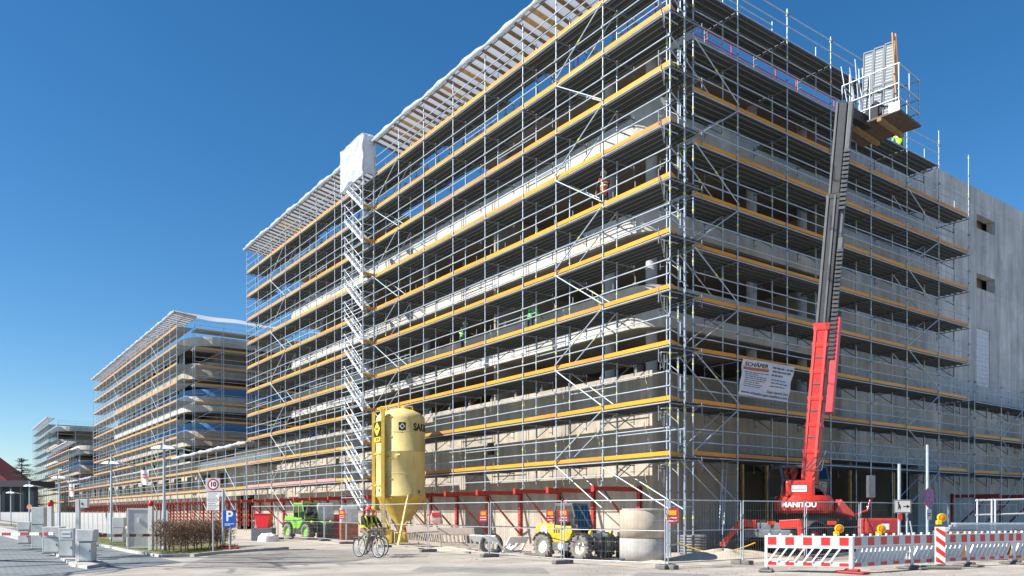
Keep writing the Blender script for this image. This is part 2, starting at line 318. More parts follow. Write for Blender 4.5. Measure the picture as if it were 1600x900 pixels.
io = bpy.data.objects.new('gate_island', me_); COL.objects.link(io); io['kind'] = 'structure'
def mound(name, c, rx, ry, h, rot, m, seed):
    rnd = random.Random(seed); k = MB(); ph = [rnd.uniform(0, 6) for _ in range(6)]
    def fn(a, b):
        t = 2 * PI * a; r = b * (1 + 0.16 * math.sin(3 * t + ph[0]) + 0.1 * math.sin(5 * t + ph[1]))
        z = h * (math.cos(min(1, b) * PI) * 0.5 + 0.5) * (1 + 0.25 * math.sin(4 * t + ph[2]) * b + 0.15 * math.sin(9 * b + 3 * t + ph[3]))
        return Vector((c[0] + math.cos(rot) * rx * r * math.cos(t) - math.sin(rot) * ry * r * math.sin(t), c[1] + math.sin(rot) * rx * r * math.cos(t) + math.cos(rot) * ry * r * math.sin(t), z - 0.01))
    k.grid(fn, 40, 10); return struct(name, k, m)
SANDM = mat('pale_sand', (0.52, 0.45, 0.35), 0.95, var=0.2, scale=2.5, bump=0.9, bscale=14, spec=0.2)
mound('sand_mound', G(1130, 872), 3.3, 1.3, 0.32, 0.0, SANDM, 3)
mound('soil_strip', G(705, 860), 3.2, 0.6, 0.14, 1.5, SANDM, 5)
mound('rubble_strip', G(1010, 876), 2.4, 0.6, 0.12, 1.1, SANDM, 8)
# loose stones and crumbs scattered over the road edge and the site
peb = MB(); rp_ = random.Random(12)
for i in range(2600):
    px = rp_.uniform(560, 1600); py = rp_.uniform(850, 905) if px > 900 else rp_.uniform(845, 880)
    p = G(px, py); s = rp_.uniform(0.006, 0.03)
    vs = [p + Vector((rp_.uniform(-1, 1), rp_.uniform(-1, 1), 0)).normalized() * s for _ in range(4)] + [p + Vector((0, 0, s * 0.8))]
    peb.add(vs, [(0, 1, 4), (1, 2, 4), (2, 3, 4), (3, 0, 4)])
o = peb.build('scattered_stones', mat('stone_crumbs', (0.33, 0.29, 0.24), 0.95, var=0.3, scale=20)); tag(o, 'loose stones and sand crumbs strewn over the road edge', 'gravel', kind='stuff')

# ------------------------------------------------------------------ building shells
FLOORS = [(9.25, 10.98), (13.19, 14.91), (16.93, 18.68), (20.70, 21.70)]
def outline(x0, x1, y0, y1, r, seg=8):
    pts = []
    for cx, cy, a0 in ((x0 + r, y0 + r, PI), (x1 - r, y0 + r, 1.5 * PI), (x1 - r, y1 - r, 0), (x0 + r, y1 - r, 0.5 * PI)):
        for i in range(seg + 1): a = a0 + 0.5 * PI * i / seg; pts.append((cx + r * math.cos(a), cy + r * math.sin(a)))
    return pts
def ring(mb, po, pi_, z0, z1, mi=0, smooth=False):
    n = len(po); mb.add([(x, y, z0) for x, y in po] + [(x, y, z1) for x, y in po] + [(x, y, z0) for x, y in pi_] + [(x, y, z1) for x, y in pi_],
        [f for i in range(n) for j in [(i + 1) % n] for f in ((i, j, j + n, i + n), (i + 2 * n, i + 3 * n, j + 3 * n, j + 2 * n), (i + n, j + n, j + 3 * n, i + 3 * n), (i, i + 2 * n, j + 2 * n, j))], mi, smooth)
def slab(mb, po, z0, z1, mi=0):
    n = len(po); mb.add([(x, y, z0) for x, y in po] + [(x, y, z1) for x, y in po], [tuple(reversed(range(n))), tuple(range(n, 2 * n))] + [(i, (i + 1) % n, (i + 1) % n + n, i + n) for i in range(n)], mi)
def wall_holes(mb, ax, a0, a1, z0, z1, t0, t1, holes, mi=0):
    A = sorted({a0, a1, *[h[0] for h in holes], *[h[1] for h in holes]}); Z = sorted({z0, z1, *[h[2] for h in holes], *[h[3] for h in holes]})
    for i in range(len(A) - 1):
        for j in range(len(Z) - 1):
            ca = (A[i] + A[i + 1]) / 2; cz = (Z[j] + Z[j + 1]) / 2
            if any(h[0] < ca < h[1] and h[2] < cz < h[3] for h in holes): continue
            if ax == 'x': mb.box(A[i], A[i + 1], t0, t1, Z[j], Z[j + 1], mi)
            else: mb.box(t0, t1, A[i], A[i + 1], Z[j], Z[j + 1], mi)
B = thing('concrete_building', 'large raw concrete building shell behind the nearest scaffold', 'building')
X0, X1, Y0, Y1 = 2.15, 16.5, 2.95, 44.0
mb = MB(); wall_holes(mb, 'y', Y0, 58.0, 0, 7.38, X0, X0 + 0.35, [(14.0, 14.75, 4.6, 5.25), (33.5, 34.1, 5.0, 5.5), (52, 57, 0.0, 3.2)]); mb.build('plinth_wall', CONC, B)
mb = MB(); wall_holes(mb, 'x', X0 + 0.35, 15.6, 0, 7.38, Y0, Y0 + 0.35, [(7.5, 15.6, 0, 4.25)]); mb.build('plinth_wall', CONC, B)
mb = MB(); wall_holes(mb, 'x', 15.6, 48, 0, 21.4, Y0 - 0.003, Y0 + 0.5, [(15.6, 23.2, 0, 4.25), (30.2, 32.7, 19.0, 19.85), (30.2, 32.7, 15.35, 16.25), (30.2, 32.0, 9.4, 12.9)]); core = mb.build('core_wall', mat('core_concrete', (0.58, 0.57, 0.545), 0.85, var=0.16, scale=0.8, bump=0.3, bscale=8, streak=0.32, seams=(2.4, 5.1), spec=0.3), B)
mb = MB()
for j in range(14):
    for i in range(4): mb.box(30.21 + i * 0.449 + (0.0), 30.21 + i * 0.449 + 0.437, Y0 + 0.05, Y0 + 0.3, 9.41 + j * 0.249, 9.41 + j * 0.249 + 0.238)
bo = mb.build('brick_infill', mat('white_block', (0.62, 0.64, 0.66), 0.8, var=0.1, scale=3), core)
mb = MB(); mb.box(30.0, 33.0, Y0 + 0.9, Y0 + 1.0, 15, 20.2); mb.box(24.2, 48, Y0 + 1.9, Y0 + 2.1, 0.0, 21.0); mb.box(15.3, 15.58, Y0 + 0.4, 14, 4.3, 20.2); mb.box(24.2, 48, Y0 + 0.5, Y0 + 1.9, 20.8, 21.0); mb.build('darkening_wall', SOFF, B)  # walls and roof strip added to stop light leaking in behind the openings
for fi, (za, zb) in enumerate(FLOORS):
    po = outline(X0, X1, Y0, Y1, 1.5); pin = outline(X0 + 0.22, X1 - 0.22, Y0 + 0.22, Y1 - 0.22, 1.28)
    mb = MB(); ring(mb, po, pin, za, zb, smooth=False); mb.build('parapet', CONC2, B)
    if fi < 3:
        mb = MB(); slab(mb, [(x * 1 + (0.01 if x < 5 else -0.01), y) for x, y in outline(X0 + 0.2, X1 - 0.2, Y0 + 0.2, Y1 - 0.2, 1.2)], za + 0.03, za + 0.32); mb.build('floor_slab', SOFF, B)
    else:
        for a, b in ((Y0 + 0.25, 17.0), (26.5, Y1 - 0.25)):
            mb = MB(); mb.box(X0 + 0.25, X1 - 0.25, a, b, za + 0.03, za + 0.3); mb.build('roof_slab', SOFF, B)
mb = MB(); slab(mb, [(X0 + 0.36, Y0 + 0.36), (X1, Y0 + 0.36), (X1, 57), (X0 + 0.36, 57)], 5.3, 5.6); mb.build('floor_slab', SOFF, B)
colz = [(5.6, FLOORS[0][0]), (FLOORS[0][0] + 0.32, FLOORS[1][0]), (FLOORS[1][0] + 0.32, FLOORS[2][0]), (FLOORS[2][0] + 0.32, FLOORS[3][0])]
sleeve = MB().lathe([(0.29, 0), (0.29, 0.25), (0.26, 0.33)], 14).mesh('sleeve', mat('white_sleeve', (0.7, 0.7, 0.7), 0.7))
for (z0, z1) in colz:
    cm = MB().lathe([(0.24, 0), (0.24, z1 + 0.03 - z0)], 16).mesh('column', COLM)
    for x, y in [(3.25, 6.6), (3.25, 14.8), (3.25, 22.9), (3.25, 31), (3.25, 39), (3.4, 4.2), (10.0, 4.1), (14.0, 4.1), (8.5, 10), (8.5, 18), (8.5, 26)]:
        c = inst('column', cm, T(x, y, z0), B)
        inst('base_sleeve', sleeve, T(0, 0, {5.6: 1.6}.get(z0, 1.4)), c)
mb = MB(); mb.box(X1 - 0.5, X1 - 0.25, 14, 42, 0, 16.9); mb.box(2.2, 26, 14, 14.2, 0, 16.9); mb.box(24.2, 24.4, 4.3, 14, 0.0, 5.3); mb.box(16.6, 24.2, 3.5, 14, 4.35, 4.6); mb.box(5.0, 5.2, 3.4, 9, 0, 5.25); mb.box(X0 + 0.4, 15, 44, 44.2, 0, 5.3); mb.build('darkening_wall', SOFF, B)  # back walls and ceiling added to keep the openings dark
# stepped anchors and starter bars standing on the parapets
anc = MB().box(-0.06, 0.06, -0.09, 0.09, 0, 0.16).box(-0.02, 0.02, -0.02, 0.02, 0.16, 0.42).mesh('wall_anchor', GALVD)
ak = Kit(B, 200)
for za, zb in FLOORS:
    for i in range(30):
        y = 4 + i * 1.32
        if y < 42: ak.add('parapet_anchor', anc, T(X0 + 0.1, y, zb))
for i in range(22): ak.add('parapet_anchor', anc, T(X0 + 0.15, 4 + i * 2.1, 7.38))
ak.done()
# soil-moisture joint battens in the big opening: raw timber props behind the scaffold
for x in (8.6, 10.4, 13.6, 17.4, 21.7):
    o = MB().box(-0.06, 0.06, -0.06, 0.06, 0, 4.24).build('timber_prop', WOODL); o.location = (x, Y0 + 0.6, 0)
    tag(o, 'upright timber prop standing in the dark ground-floor opening', 'prop', 'timber props in the opening')

def far_building(label, x0, x1, y0, y1, r, floors, blue, base_z):
    b = thing('concrete_building', label, 'building')
    mb = MB(); mb.box(x0 + 0.025, x0 + 0.3, y0 + 0.31, y1, 7.02, base_z); mb.box(x0 + 0.3, x1, y0, y0 + 0.3, 0, base_z); mb.build('plinth_wall', CONC, b)
    for i, (za, zb) in enumerate(floors):
        mb = MB(); ring(mb, outline(x0, x1, y0, y1, r), outline(x0 + .25, x1 - .25, y0 + .25, y1 - .25, max(0.1, r - .25)), za, zb); mb.build('parapet', CONC2 if i % 2 else CONC, b)
        mb = MB(); slab(mb, outline(x0 + .24, x1 - .24, y0 + .24, y1 - .24, max(0.1, r - .24)), za + 0.05, za + 0.35); mb.build('floor_slab', SOFF, b)
    for i in range(len(floors)):
        zl = base_z if i == 0 else floors[i - 1][1]; zt = floors[i][0]
        if i in blue:
            mb = MB(); ring(mb, outline(x0 + .5, x1 - .5, y0 + .5, y1 - .5, r), outline(x0 + .54, x1 - .54, y0 + .54, y1 - .54, r), zl - 0.2, zl + (zt - zl) * 0.45); mb.build('window_film', BLUET, b)
        n = int((y1 - y0) / 1.5)
        mul = MB().box(-.05, .05, -.05, .05, 0, zt + 0.05 - zl + 0.3).mesh('mullion', DGREY)
        pan = MB().box(-0.02, 0.02, 0.06, 1.44, 0, zt - zl + 0.3).mesh('window_pane', mat('dark_window', (0.05, 0.08, 0.11), 0.12, var=0.3, scale=0.5))
        for k in range(1, n):
            if k % 5 == 3: continue
            inst('window_pane', pan, T(x0 + .7, y0 + r + k * (y1 - y0 - 2 * r) / n, zl - 0.3), b)
    mb = MB(); mb.box(x0 + 4, x1 - 4, y0 + 4, y1 - 4, 0, floors[-1][0]); mb.build('inner_core', SOFF, b)
    return b
far_building('farther concrete block with rounded corner and blue film in its window bands', 2.15, 26, 74.0, 124, 4.0, FLOORS, (1, 2), 7.38)
far_building('farthest tall concrete block at the left end of the row', 2.15, 26, 192, 222, 4.0, FLOORS, (0, 2), 7.38)
far_building('lower concrete block with blue film in front of the farthest block', 2.15, 26, 158, 190, 3.0, FLOORS[:2], (0, 1), 7.38)
mb = MB(); pb = thing('low_podium', 'long low concrete podium linking the blocks under a white tarpaulin eave', 'building')
mb.box(4.5, 4.7, 58, 158, 0, 6.55); wall_holes(mb, 'y', 58.05, 158, 0, 7.0, 2.15, 2.5, [(60 + 6 * i, 63.5 + 6 * i, 4.3, 5.6) for i in range(16)]); mb.build('podium_wall', CONC, pb)
mb = MB(); mb.box(2.5, 26, 44.3, 73.2, 6.6, 6.9); mb.box(2.5, 26, 124.2, 157.5, 6.6, 6.9); mb.build('podium_roof', SOFF, pb)
for i in range(34):
    o = inst('insulation_board', MB().box(-0.03, 0.03, 0, 0.66, 0, 1.25).mesh('insulation_board', mat('white_board', (0.66, 0.66, 0.64), 0.7, var=0.1, scale=1.5)) if i == 0 else o.data, T(2.03, 45 + i * 0.72, 5.72) @ Matrix.Rotation(0.05, 4, 'Y'), pb)

# ------------------------------------------------------------------ scaffolds
u_rail = MB().tube((0, 0, 0), (1, 0, 0), 0.024, 6).mesh('guard_rail', GALV)
u_dark = MB().tube((0, 0, 0), (1, 0, 0), 0.026, 6).mesh('transom', GALVD)
u_brace = MB().tube((0, 0, 0), (1, 0, 0), 0.026, 6).tube((0.46, 0, 0), (0.49, 0, 0), 0.034, 6, 1).tube((0.02, 0, 0), (0.04, 0, 0), 0.034, 6, 1).mesh('brace', [GALV, MARK])
u_toe = MB().box(0.004, 0.996, -0.016, 0.016, 0, 0.15).mesh('toe_board', YEL)
u_toed = MB().box(0.004, 0.996, -0.016, 0.016, 0, 0.15).mesh('toe_board', YELD)
pk = MB().box(0.003, 0.997, -0.112, 0.112, -0.03, -0.015).box(0.003, 0.997, -0.138, -0.1125, -0.10, 0.002, 1).box(0.003, 0.997, 0.1125, 0.138, -0.10, 0.002, 1).box(0.003, 0.997, -0.02, 0.02, -0.05, -0.031, 1)
u_plank = pk.mesh('deck_plank', [DECK, DECKE])
u_console = MB().tube((0.75, 0, -0.7), (1.5, 0, -0.15), 0.02, 5).tube((0.8, 0, -0.7), (0.8, 0, -0.1), 0.018, 5).tube((1.7, 0, -0.5), (1.7, 0, 0.02), 0.02, 5).tube((1.3, 0, -0.3), (1.3, 0, -0.12), 0.014, 5).tube((1.5, 0, -0.4), (1.72, 0, -0.4), 0.014, 5).mesh('console_bracket', GALVD)
u_coup = MB().box(-0.05, 0.05, -0.05, 0.05, -0.05, 0.05).mesh('coupler', GALVD)
POSTS = {}
def post_mesh(z0, z1, r=0.026):
    k = (round(z0, 2), round(z1, 2), r)
    if k not in POSTS:
        m = MB().tube((0, 0, z0), (0, 0, z1), r, 8)
        z = math.ceil(z0) + 0.45
        i = 0
        while z < z1 - 0.1: m.tube((0, 0, z - 0.035), (0, 0, z + 0.035), r * 1.5, 8, 1 if i % 2 else 2); z += 0.98; i += 1
        POSTS[k] = m.mesh('standard', [GALV, MARK, GALVD])
    return POSTS[k]
u_toes = [u_toe] + [MB().box(0.004, 0.996, -0.016, 0.016, 0, 0.15).mesh('toe_board', m) for m in (YEL, YEL2, YEL3, YEL3)]
u_planks = [u_plank, u_plank, u_plank.copy()]; u_planks[2].materials[0] = DECK2
def near_scaffold(root, P, posts, levels, zbase, ztop, skip_toe, braces, brace_lv, deck=(0.20, 0.50, 0.80, 1.10, 1.40), inner=0.75):
    kit = Kit(root)
    lv = levels
    for i, a in enumerate(posts):
        kit.add('standard', post_mesh(zbase(i), ztop(i)), T(P(a, 0, 0)))
        kit.add('standard', post_mesh(zbase(i), min(ztop(i), max([z for z, n, t in lv if n > max(0, i - 1)] or [4]) + 1.1)), T(P(a, inner, 0)))
    d = (P(1, 0, 0) - P(0, 0, 0)); ang = math.atan2(d.y, d.x); w = P(0, 1, 0) - P(0, 0, 0); wang = math.atan2(w.y, w.x)
    for li, (z, nb, toe) in enumerate(lv):
        for i in range(nb):
            a, b = posts[i], posts[i + 1]
            for k, c in enumerate(deck):
                if k == 4 and random.random() < 0.1: continue
                kit.line('deck_plank', random.choice(u_planks), P(a + 0.01, c, z + random.uniform(-0.004, 0.004)), P(b - 0.01, c, z + random.uniform(-0.004, 0.004)))
            if toe and not skip_toe(i, li): kit.line('toe_board', random.choice(u_toes), P(a, 0.05, z + 0.01 + random.uniform(-0.018, 0.018)), P(b, 0.05, z + 0.01 + random.uniform(-0.018, 0.018)))
            for h in (0.5, 1.0): kit.line('guard_rail', u_rail, P(a - 0.04, -0.045, z + h + random.uniform(-.012, .012)), P(b + 0.04, -0.045, z + h + random.uniform(-.012, .012)))
            kit.line('ledger', u_rail, P(a, -0.04, z - 0.09), P(b, -0.04, z - 0.09))
            if (i * 3 + li * 5) % 4 == 0: kit.line('inner_rail', u_rail, P(a, inner + 0.04, z + 1.0), P(b, inner + 0.04, z + 1.0))
            if i in braces and brace_lv(li):
                lo, hi = z - 2.0 + 0.15, z - 0.05
                p, q = (P(a, -0.07, lo), P(b, -0.07, hi)) if (li + i) % 2 else (P(a, -0.07, hi), P(b, -0.07, lo))
                kit.line('brace', u_brace, p, q)
                off = Vector((w.x, w.y, 0)) * (inner + 0.1); kit.line('brace', u_brace, p.lerp(q, 0.02) + off, p.lerp(q, 0.98) + off)
        for i in range(nb + 1):
            a = posts[i]
            kit.line('transom', u_dark, P(a, -0.05, z - 0.135), P(a, 1.74, z - 0.135))
            kit.add('console_bracket', u_console, T(P(a, 0, z)) @ RZ(wang))
            kit.add('coupler', u_coup, T(P(a, -0.02, z + 1.0)))
    kit.done(); return kit
PL = lambda a, w, z: Vector((w, a, z))
PR = lambda a, w, z: Vector((a, 0.9 + w, z))
UP = [0, 3.52, 6.42, 8.76, 11.76, 14.65, 17.63, 20.46, 23.5, 26.5, 29.3, 32.4, 35.4, 38.3, 41.4, 44.4, 47.3]
SL = thing('scaffold', 'tall sunlit scaffold with yellow toe boards along the left facade of the nearest building', 'scaffold')
LZ = [3.67 + 2 * k for k in range(10)]
near_scaffold(SL, PL, UP, [(z, 16, True) for z in LZ], lambda i: 0.0 if i == 0 else 2.86, lambda i: 23.4,
    lambda i, li: i == 8 or (li == 0 and i >= 10), {1, 7, 13}, lambda li: True)
kit = Kit(SL)
for i in range(10, 16): kit.line('toe_board', MB().box(0.004, 0.996, -0.016, 0.016, 0, 0.2).mesh('toe_board', PINK), PL(UP[i], 0.05, 3.68), PL(UP[i + 1], 0.05, 3.68))
E = Vector((1.53, 0.65, 0)); C0 = Vector((0, 0, 0))
for z in LZ:                                                # the skewed return end at the corner
    kit.line('toe_board', u_toed, C0 + Vector((0.03, 0.0, z)), E + Vector((0, 0, z)))
    for h in (0.5, 1.0): kit.line('guard_rail', u_rail, C0 + Vector((0, 0, z + h)), E + Vector((0.2, 0.06, z + h)))
    kit.line('deck_plank', u_plank, Vector((0.15, 0.17, z - 0.001)), Vector((1.55, 0.85, z - 0.001)))
    kit.add('console_bracket', u_console, T(0.0, 0.05, z - 0.45) @ RZ(-2.6))
    kit.line('stub_tube', u_rail, Vector((-0.35, 0.1, z - 0.34)), Vector((0.75, 0.32, z - 0.2)))
    kit.line('gate_frame', u_rail, Vector((1.0, 0.42, z + 0.45)), Vector((1.0, 0.42, z + 1.05)))
kit.add('standard', post_mesh(0, 23.4), T(1.5, 0.62, 0)); kit.add('standard', post_mesh(0, 22.6), T(0.8, 0.9, 0))
kit.line('brace', u_brace, (-0.06, 3.5, 3.4), (-0.06, -0.02, 1.75)); kit.line('brace', u_brace, (0.8, 3.5, 3.4), (0.8, 0.1, 1.75))
kit.line('base_tube', u_rail, (-0.3, 3.2, 3.06), (-0.3, 23, 3.06)); kit.line('base_tube', u_rail, (0.3, 0.4, 0.45), (2.2, 0.95, 0.45)); kit.line('base_tube', u_rail, (0.3, 0.3, 1.85), (2.2, 0.9, 1.85))
kit.done()
VP_ = [2.25, 4.905, 8.19, 11.43, 14.77, 18.07, 21.3, 24.6]
SR = thing('scaffold', 'tall shaded scaffold along the right facade behind the red telehandler', 'scaffold')
RZL = [3.83 + 2 * k for k in range(10)]
near_scaffold(SR, PR, VP_, [(z, {8: 6, 9: 4}.get(k, 7), k < 8) for k, z in enumerate(RZL)], lambda i: 0.0, lambda i: [23.6, 23.6, 23.1, 23.05, 23.0, 22.2, 21.6, 21.2][i],
    lambda i, li: li == 0 and i in (3, 4, 5), {0, 5}, lambda li: li < 9)
VL = [25.3, 28.6, 31.4, 34.7, 38.0, 41.2]
SX = thing('scaffold', 'low scaffold at the far right continuing along the grey concrete wall', 'scaffold')
near_scaffold(SX, PR, VL, [(z, 5, k < 2) for k, z in enumerate(RZL[:3])], lambda i: 0.0, lambda i: 9.6, lambda i, li: False, {1, 3}, lambda li: True)
# lattice girder bridging the opening
lg = MB(); xa, xb = 11.2, 23.4; zt, zb = 4.85, 4.05
lg.tube((xa, 0.95, zt), (xb, 0.95, zt), 0.026, 6); lg.tube((xa, 0.95, zb), (xb, 0.95, zb), 0.026, 6)
n = 30
lt = thing('lattice_girder', 'silver lattice girder bridging the dark opening below the right scaffold', 'girder', (0, 0, 0))
lg.build('chord', GALV, lt)
st_ = (xb - xa) / n; lbm = [MB().tube((0, 0, zb), (st_, 0, zt), 0.017, 5).mesh('lattice_bar', GALV), MB().tube((0, 0, zt), (st_, 0, zb), 0.017, 5).mesh('lattice_bar', GALV)]
for i in range(n): inst('lattice_bar', lbm[i % 2], T(xa + st_ * i, 0.95, 0), lt)

def far_scaffold(root, P, posts, levels, zb, zt, tarp=False, braces=(), inner=0.75, base=0.0):
    for a in posts:
        inst('standard', post_mesh(base, zt, 0.03), T(P(a, 0, 0)), root); inst('standard', post_mesh(base, zt - 1.0, 0.03), T(P(a, inner, 0)), root)
    a, b = posts[0], posts[-1]
    dmesh = MB().box(0, 1, -0.8, 0.8, -0.06, 0).mesh('deck_row', DECK)
    k = Kit(root)
    for z, toe in levels:
        k.line('deck_row', dmesh, P(a, 0.82, z), P(b, 0.82, z))
        if toe: k.line('toe_board', u_toe, P(a, 0.03, z), P(b, 0.03, z))
        for h in (0.5, 1.0): k.line('guard_rail', u_rail, P(a, -0.045, z + h), P(b, -0.045, z + h))
        for i in braces: k.line('brace', u_brace, P(posts[i], -0.07, z - 1.9), P(posts[i + 1], -0.07, z - 0.1))
        for c in posts[::2]: k.line('transom', u_dark, P(c, -0.05, z - 0.08), P(c, 1.2, z - 0.08))
    k.done()
def frange(a, b, s):
    n = max(1, round((b - a) / s)); return [a + (b - a) * i / n for i in range(n + 1)]
o = thing('scaffold', 'long low scaffold under the tarpaulin eave between the two nearest blocks', 'scaffold'); far_scaffold(o, PL, frange(47.5, 70.8, 3), [(3.67, True), (5.67, True)], 0, 7.4, braces=(1, 4), base=0.0)
o = thing('scaffold', 'sunlit scaffold along the street side of the second block', 'scaffold'); far_scaffold(o, PL, frange(71, 126, 3), [(z, True) for z in LZ], 0, 23.0, braces=(3, 11), base=2.8)
o = thing('scaffold', 'shaded scaffold around the gable end of the second block', 'scaffold'); far_scaffold(o, lambda a, w, z: Vector((a, 71.6 + w, z)), frange(2, 27, 3), [(z + 0.05, True) for z in LZ], 0, 23.0, braces=(0, 3, 5))
o = thing('scaffold', 'distant low scaffold between the second block and the lower block', 'scaffold'); far_scaffold(o, PL, frange(126.5, 155, 3.5), [(3.67, True), (5.67, True)], 0, 7.4, base=2.8)
o = thing('scaffold', 'distant scaffold in front of the lower block with blue film', 'scaffold'); far_scaffold(o, PL, frange(155.5, 189, 3.5), [(z, True) for z in LZ[:6]], 0, 15.0, base=2.8)
o = thing('scaffold', 'scaffold around the gable end of the lower block with blue film', 'scaffold'); far_scaffold(o, lambda a, w, z: Vector((a, 155.8 + w, z)), frange(2, 27, 3.5), [(z + 0.05, True) for z in LZ[:6]], 0, 15.0)
o = thing('scaffold', 'most distant scaffold along the farthest tall block', 'scaffold'); far_scaffold(o, PL, frange(189.5, 224, 3.5), [(z, False) for z in LZ], 0, 23, base=2.8)
o = thing('scaffold', 'scaffold high above the lower block at the gable of the farthest block', 'scaffold'); far_scaffold(o, lambda a, w, z: Vector((a, 189.6 + w, z)), frange(2, 27, 3.5), [(z + 0.05, False) for z in LZ], 0, 23)

# ------------------------------------------------------------------ tarpaulin eaves carried on planks
def eave(label, y0, y1, zo, w, drop, step, seed, gap=None, x=-0.25):
    rnd = random.Random(seed); e = thing('tarpaulin_roof', label, 'tarpaulin')
    spans = [(y0, y1)] if not gap else [(y0, gap[0]), (gap[1], y1)]
    for a, b in spans:
        n = int((b - a) / 0.5)
        def fn(s, t):
            y = a + (b - a) * s; return Vector((x + w * t, y, zo + 0.06 - drop * t + 0.04 * math.sin(7.0 * s * (b - a) / 3.0 + 2 * t) * (0.4 + t) + rnd.uniform(-.012, .012)))
        MB().grid(fn, n, 8).build('tarpaulin_sheet', TARP, e)
        def roll(s, t):
            y = a + (b - a) * s; r = 0.10 + 0.03 * math.sin(y * 2.1) + 0.02 * math.sin(y * 5.3 + 1); th = 2 * PI * t
            return Vector((x - 0.02 + r * math.cos(th), y, zo + 0.0 + r * 1.25 * math.sin(th) + 0.03 * math.sin(y * 1.05)))
        MB().grid(roll, n * 2, 8).build('rolled_hem', TARP, e)
        MB().tube((x + 0.1, a, zo - 0.14), (x + 0.1, b, zo - 0.14), 0.03, 6).tube((x + 1.3, a, zo - 0.14 - drop * 0.4), (x + 1.3, b, zo - 0.14 - drop * 0.4), 0.03, 6).build('carrying_tube', GALVD, e)
        pm = [MB().box(0, w, -0.1 * q, 0.1 * q, -0.05, -0.005).mesh('plank', WOOD if q < 1.2 else WOODL) for q in (0.9, 1.1, 1.3)]
        y = a + 0.3; k = 0
        while y < b - 0.2:
            inst('plank', pm[rnd.choice((0, 0, 1, 1, 2))], T(x, y, zo) @ Matrix.Rotation(math.atan2(drop, w), 4, 'Y') @ RZ(rnd.uniform(-.03, .03)), e)
            y += step * rnd.uniform(0.85, 1.15)
    return e
eave('white tarpaulin eave on wooden planks along the top of the nearest scaffold', -0.3, 47.3, 23.6, 2.6, 0.45, 0.62, 1, gap=(23.4, 26.6))
eave('white tarpaulin eave on planks over the low podium', 46.8, 72.0, 7.45, 2.2, -0.35, 0.8, 2)
eave('white tarpaulin eave on planks along the top of the second block', 71, 126, 23.3, 2.4, 0.3, 0.9, 3)
eave('distant tarpaulin eave over the low building beyond the second block', 126.5, 155, 7.4, 2.2, -0.35, 1.2, 4)
eave('pale roof eave along the top of the lower distant block', 155.5, 189, 15.3, 1.6, 0.1, 1.6, 5)
eave('pale roof eave along the top of the farthest block', 189, 224, 23.2, 1.6, 0.1, 1.6, 6)
g2 = MB().grid(lambda s, t: Vector((-0.2 + 27 * s, 71.3 + 0.9 * t, 23.2 + 0.12 * math.sin(9 * s + 3 * t) + 0.06 * math.sin(31 * s))), 60, 6)
tag(g2.build('tarpaulin_sheet', TARP), 'rumpled white tarpaulin over the gable top of the second block', 'tarpaulin')
# ------------------------------------------------------------------ stair tower with wrapped head
ST = thing('stair_tower', 'aluminium scaffold stair tower climbing the left facade behind the silo', 'stair tower')
ty0, ty1, tx = 23.5, 26.5, -0.75
for y in (ty0, ty1):
    for x in (tx, -0.06): inst('standard', post_mesh(0, 23.6), T(x, y, 0), ST)
fl = MB()
for k in range(9):
    t = (k + 0.5) / 9; fl.box(-0.24, 0.24, -0.11, 0.11, -0.02, 0.02, 0, T(0, 2.6 * t, 2.0 * t))
for s in (-0.27, 0.27): fl.bar((s, 0, 0), (s, 2.6, 2.0), 0.04, 0.16)
flight = fl.mesh('stair_flight', GALV)
hr = MB()
for s in (-0.3,):
    for h in (0.5, 1.0): hr.tube((s, 0.1, h), (s, 2.6, 2.0 + h), 0.02, 6)
    for t in (0.1, 0.5, 0.95): hr.tube((s, 2.6 * t, 2 * t), (s, 2.6 * t, 2 * t + 1.0), 0.018, 6)
hrm = hr.mesh('handrail', GALV)
alut = mat('white_aluminium', (0.78, 0.79, 0.8), 0.4, 0.35); flight.materials[0] = alut; hrm.materials[0] = alut
k = Kit(ST)
for i in range(-1, 9):
    z = 3.67 + 2 * i
    M = T(tx + 0.36, ty0 + 0.2, max(0.0, z))
    f = inst('stair_flight', flight, M, ST); inst('handrail', hrm, Matrix(), f)
    if i >= 0:
        k.line('toe_board', u_toed, (tx, ty0 - 0.02, z), (0, ty0 - 0.02, z)); k.line('landing', u_plank, (tx + 0.36, ty0 - 0.05, z), (tx + 0.36, ty0 + 0.4, z))
    for h in (0.35, 0.85, 1.35, 1.85):
        k.line('guard_rail', u_rail, (tx - 0.03, ty0, z + h), (tx - 0.03, ty1, z + h))
    for h in (0.5, 1.0): k.line('guard_rail', u_rail, (tx, ty0 - 0.04, z + h), (0, ty0 - 0.04, z + h)); k.line('guard_rail', u_rail, (tx, ty1 + 0.04, z + h), (0, ty1 + 0.04, z + h))
k.done()
def wrap(s, t):
    per = [(0.05, ty0 - 0.08), (tx - 0.08, ty0 - 0.08), (tx - 0.08, ty1 + 0.08), (0.05, ty1 + 0.08)]; L_ = [0.8, 3.16, 0.8]; d = s * sum(L_); i = 0
    while i < 2 and d > L_[i]: d -= L_[i]; i += 1
    q = min(1, d / L_[i]); p = Vector(per[i]).lerp(Vector(per[i + 1]), q)
    wob = 0.05 * math.sin(9 * s * 3 + 5 * t) * math.sin(PI * q) + 0.035 * math.sin(23 * s + 11 * t * (1 + s))
    nrm = [(0, -1), (-1, 0), (0, 1)][i]
    return Vector((p.x + nrm[0] * wob, p.y + nrm[1] * wob, 21.55 + 2.4 * t + (0.12 * math.sin(14 * s) + 0.3 * (1 - q) * (i == 1) * 0) * (1 - t)))
wp = MB().grid(wrap, 48, 14); wp.grid(lambda s, t: Vector((tx - 0.1 + 0.85 * s, ty0 - 0.1 + 3.2 * t, 23.95 + 0.05 * math.sin(6 * t + 3 * s))), 4, 10)
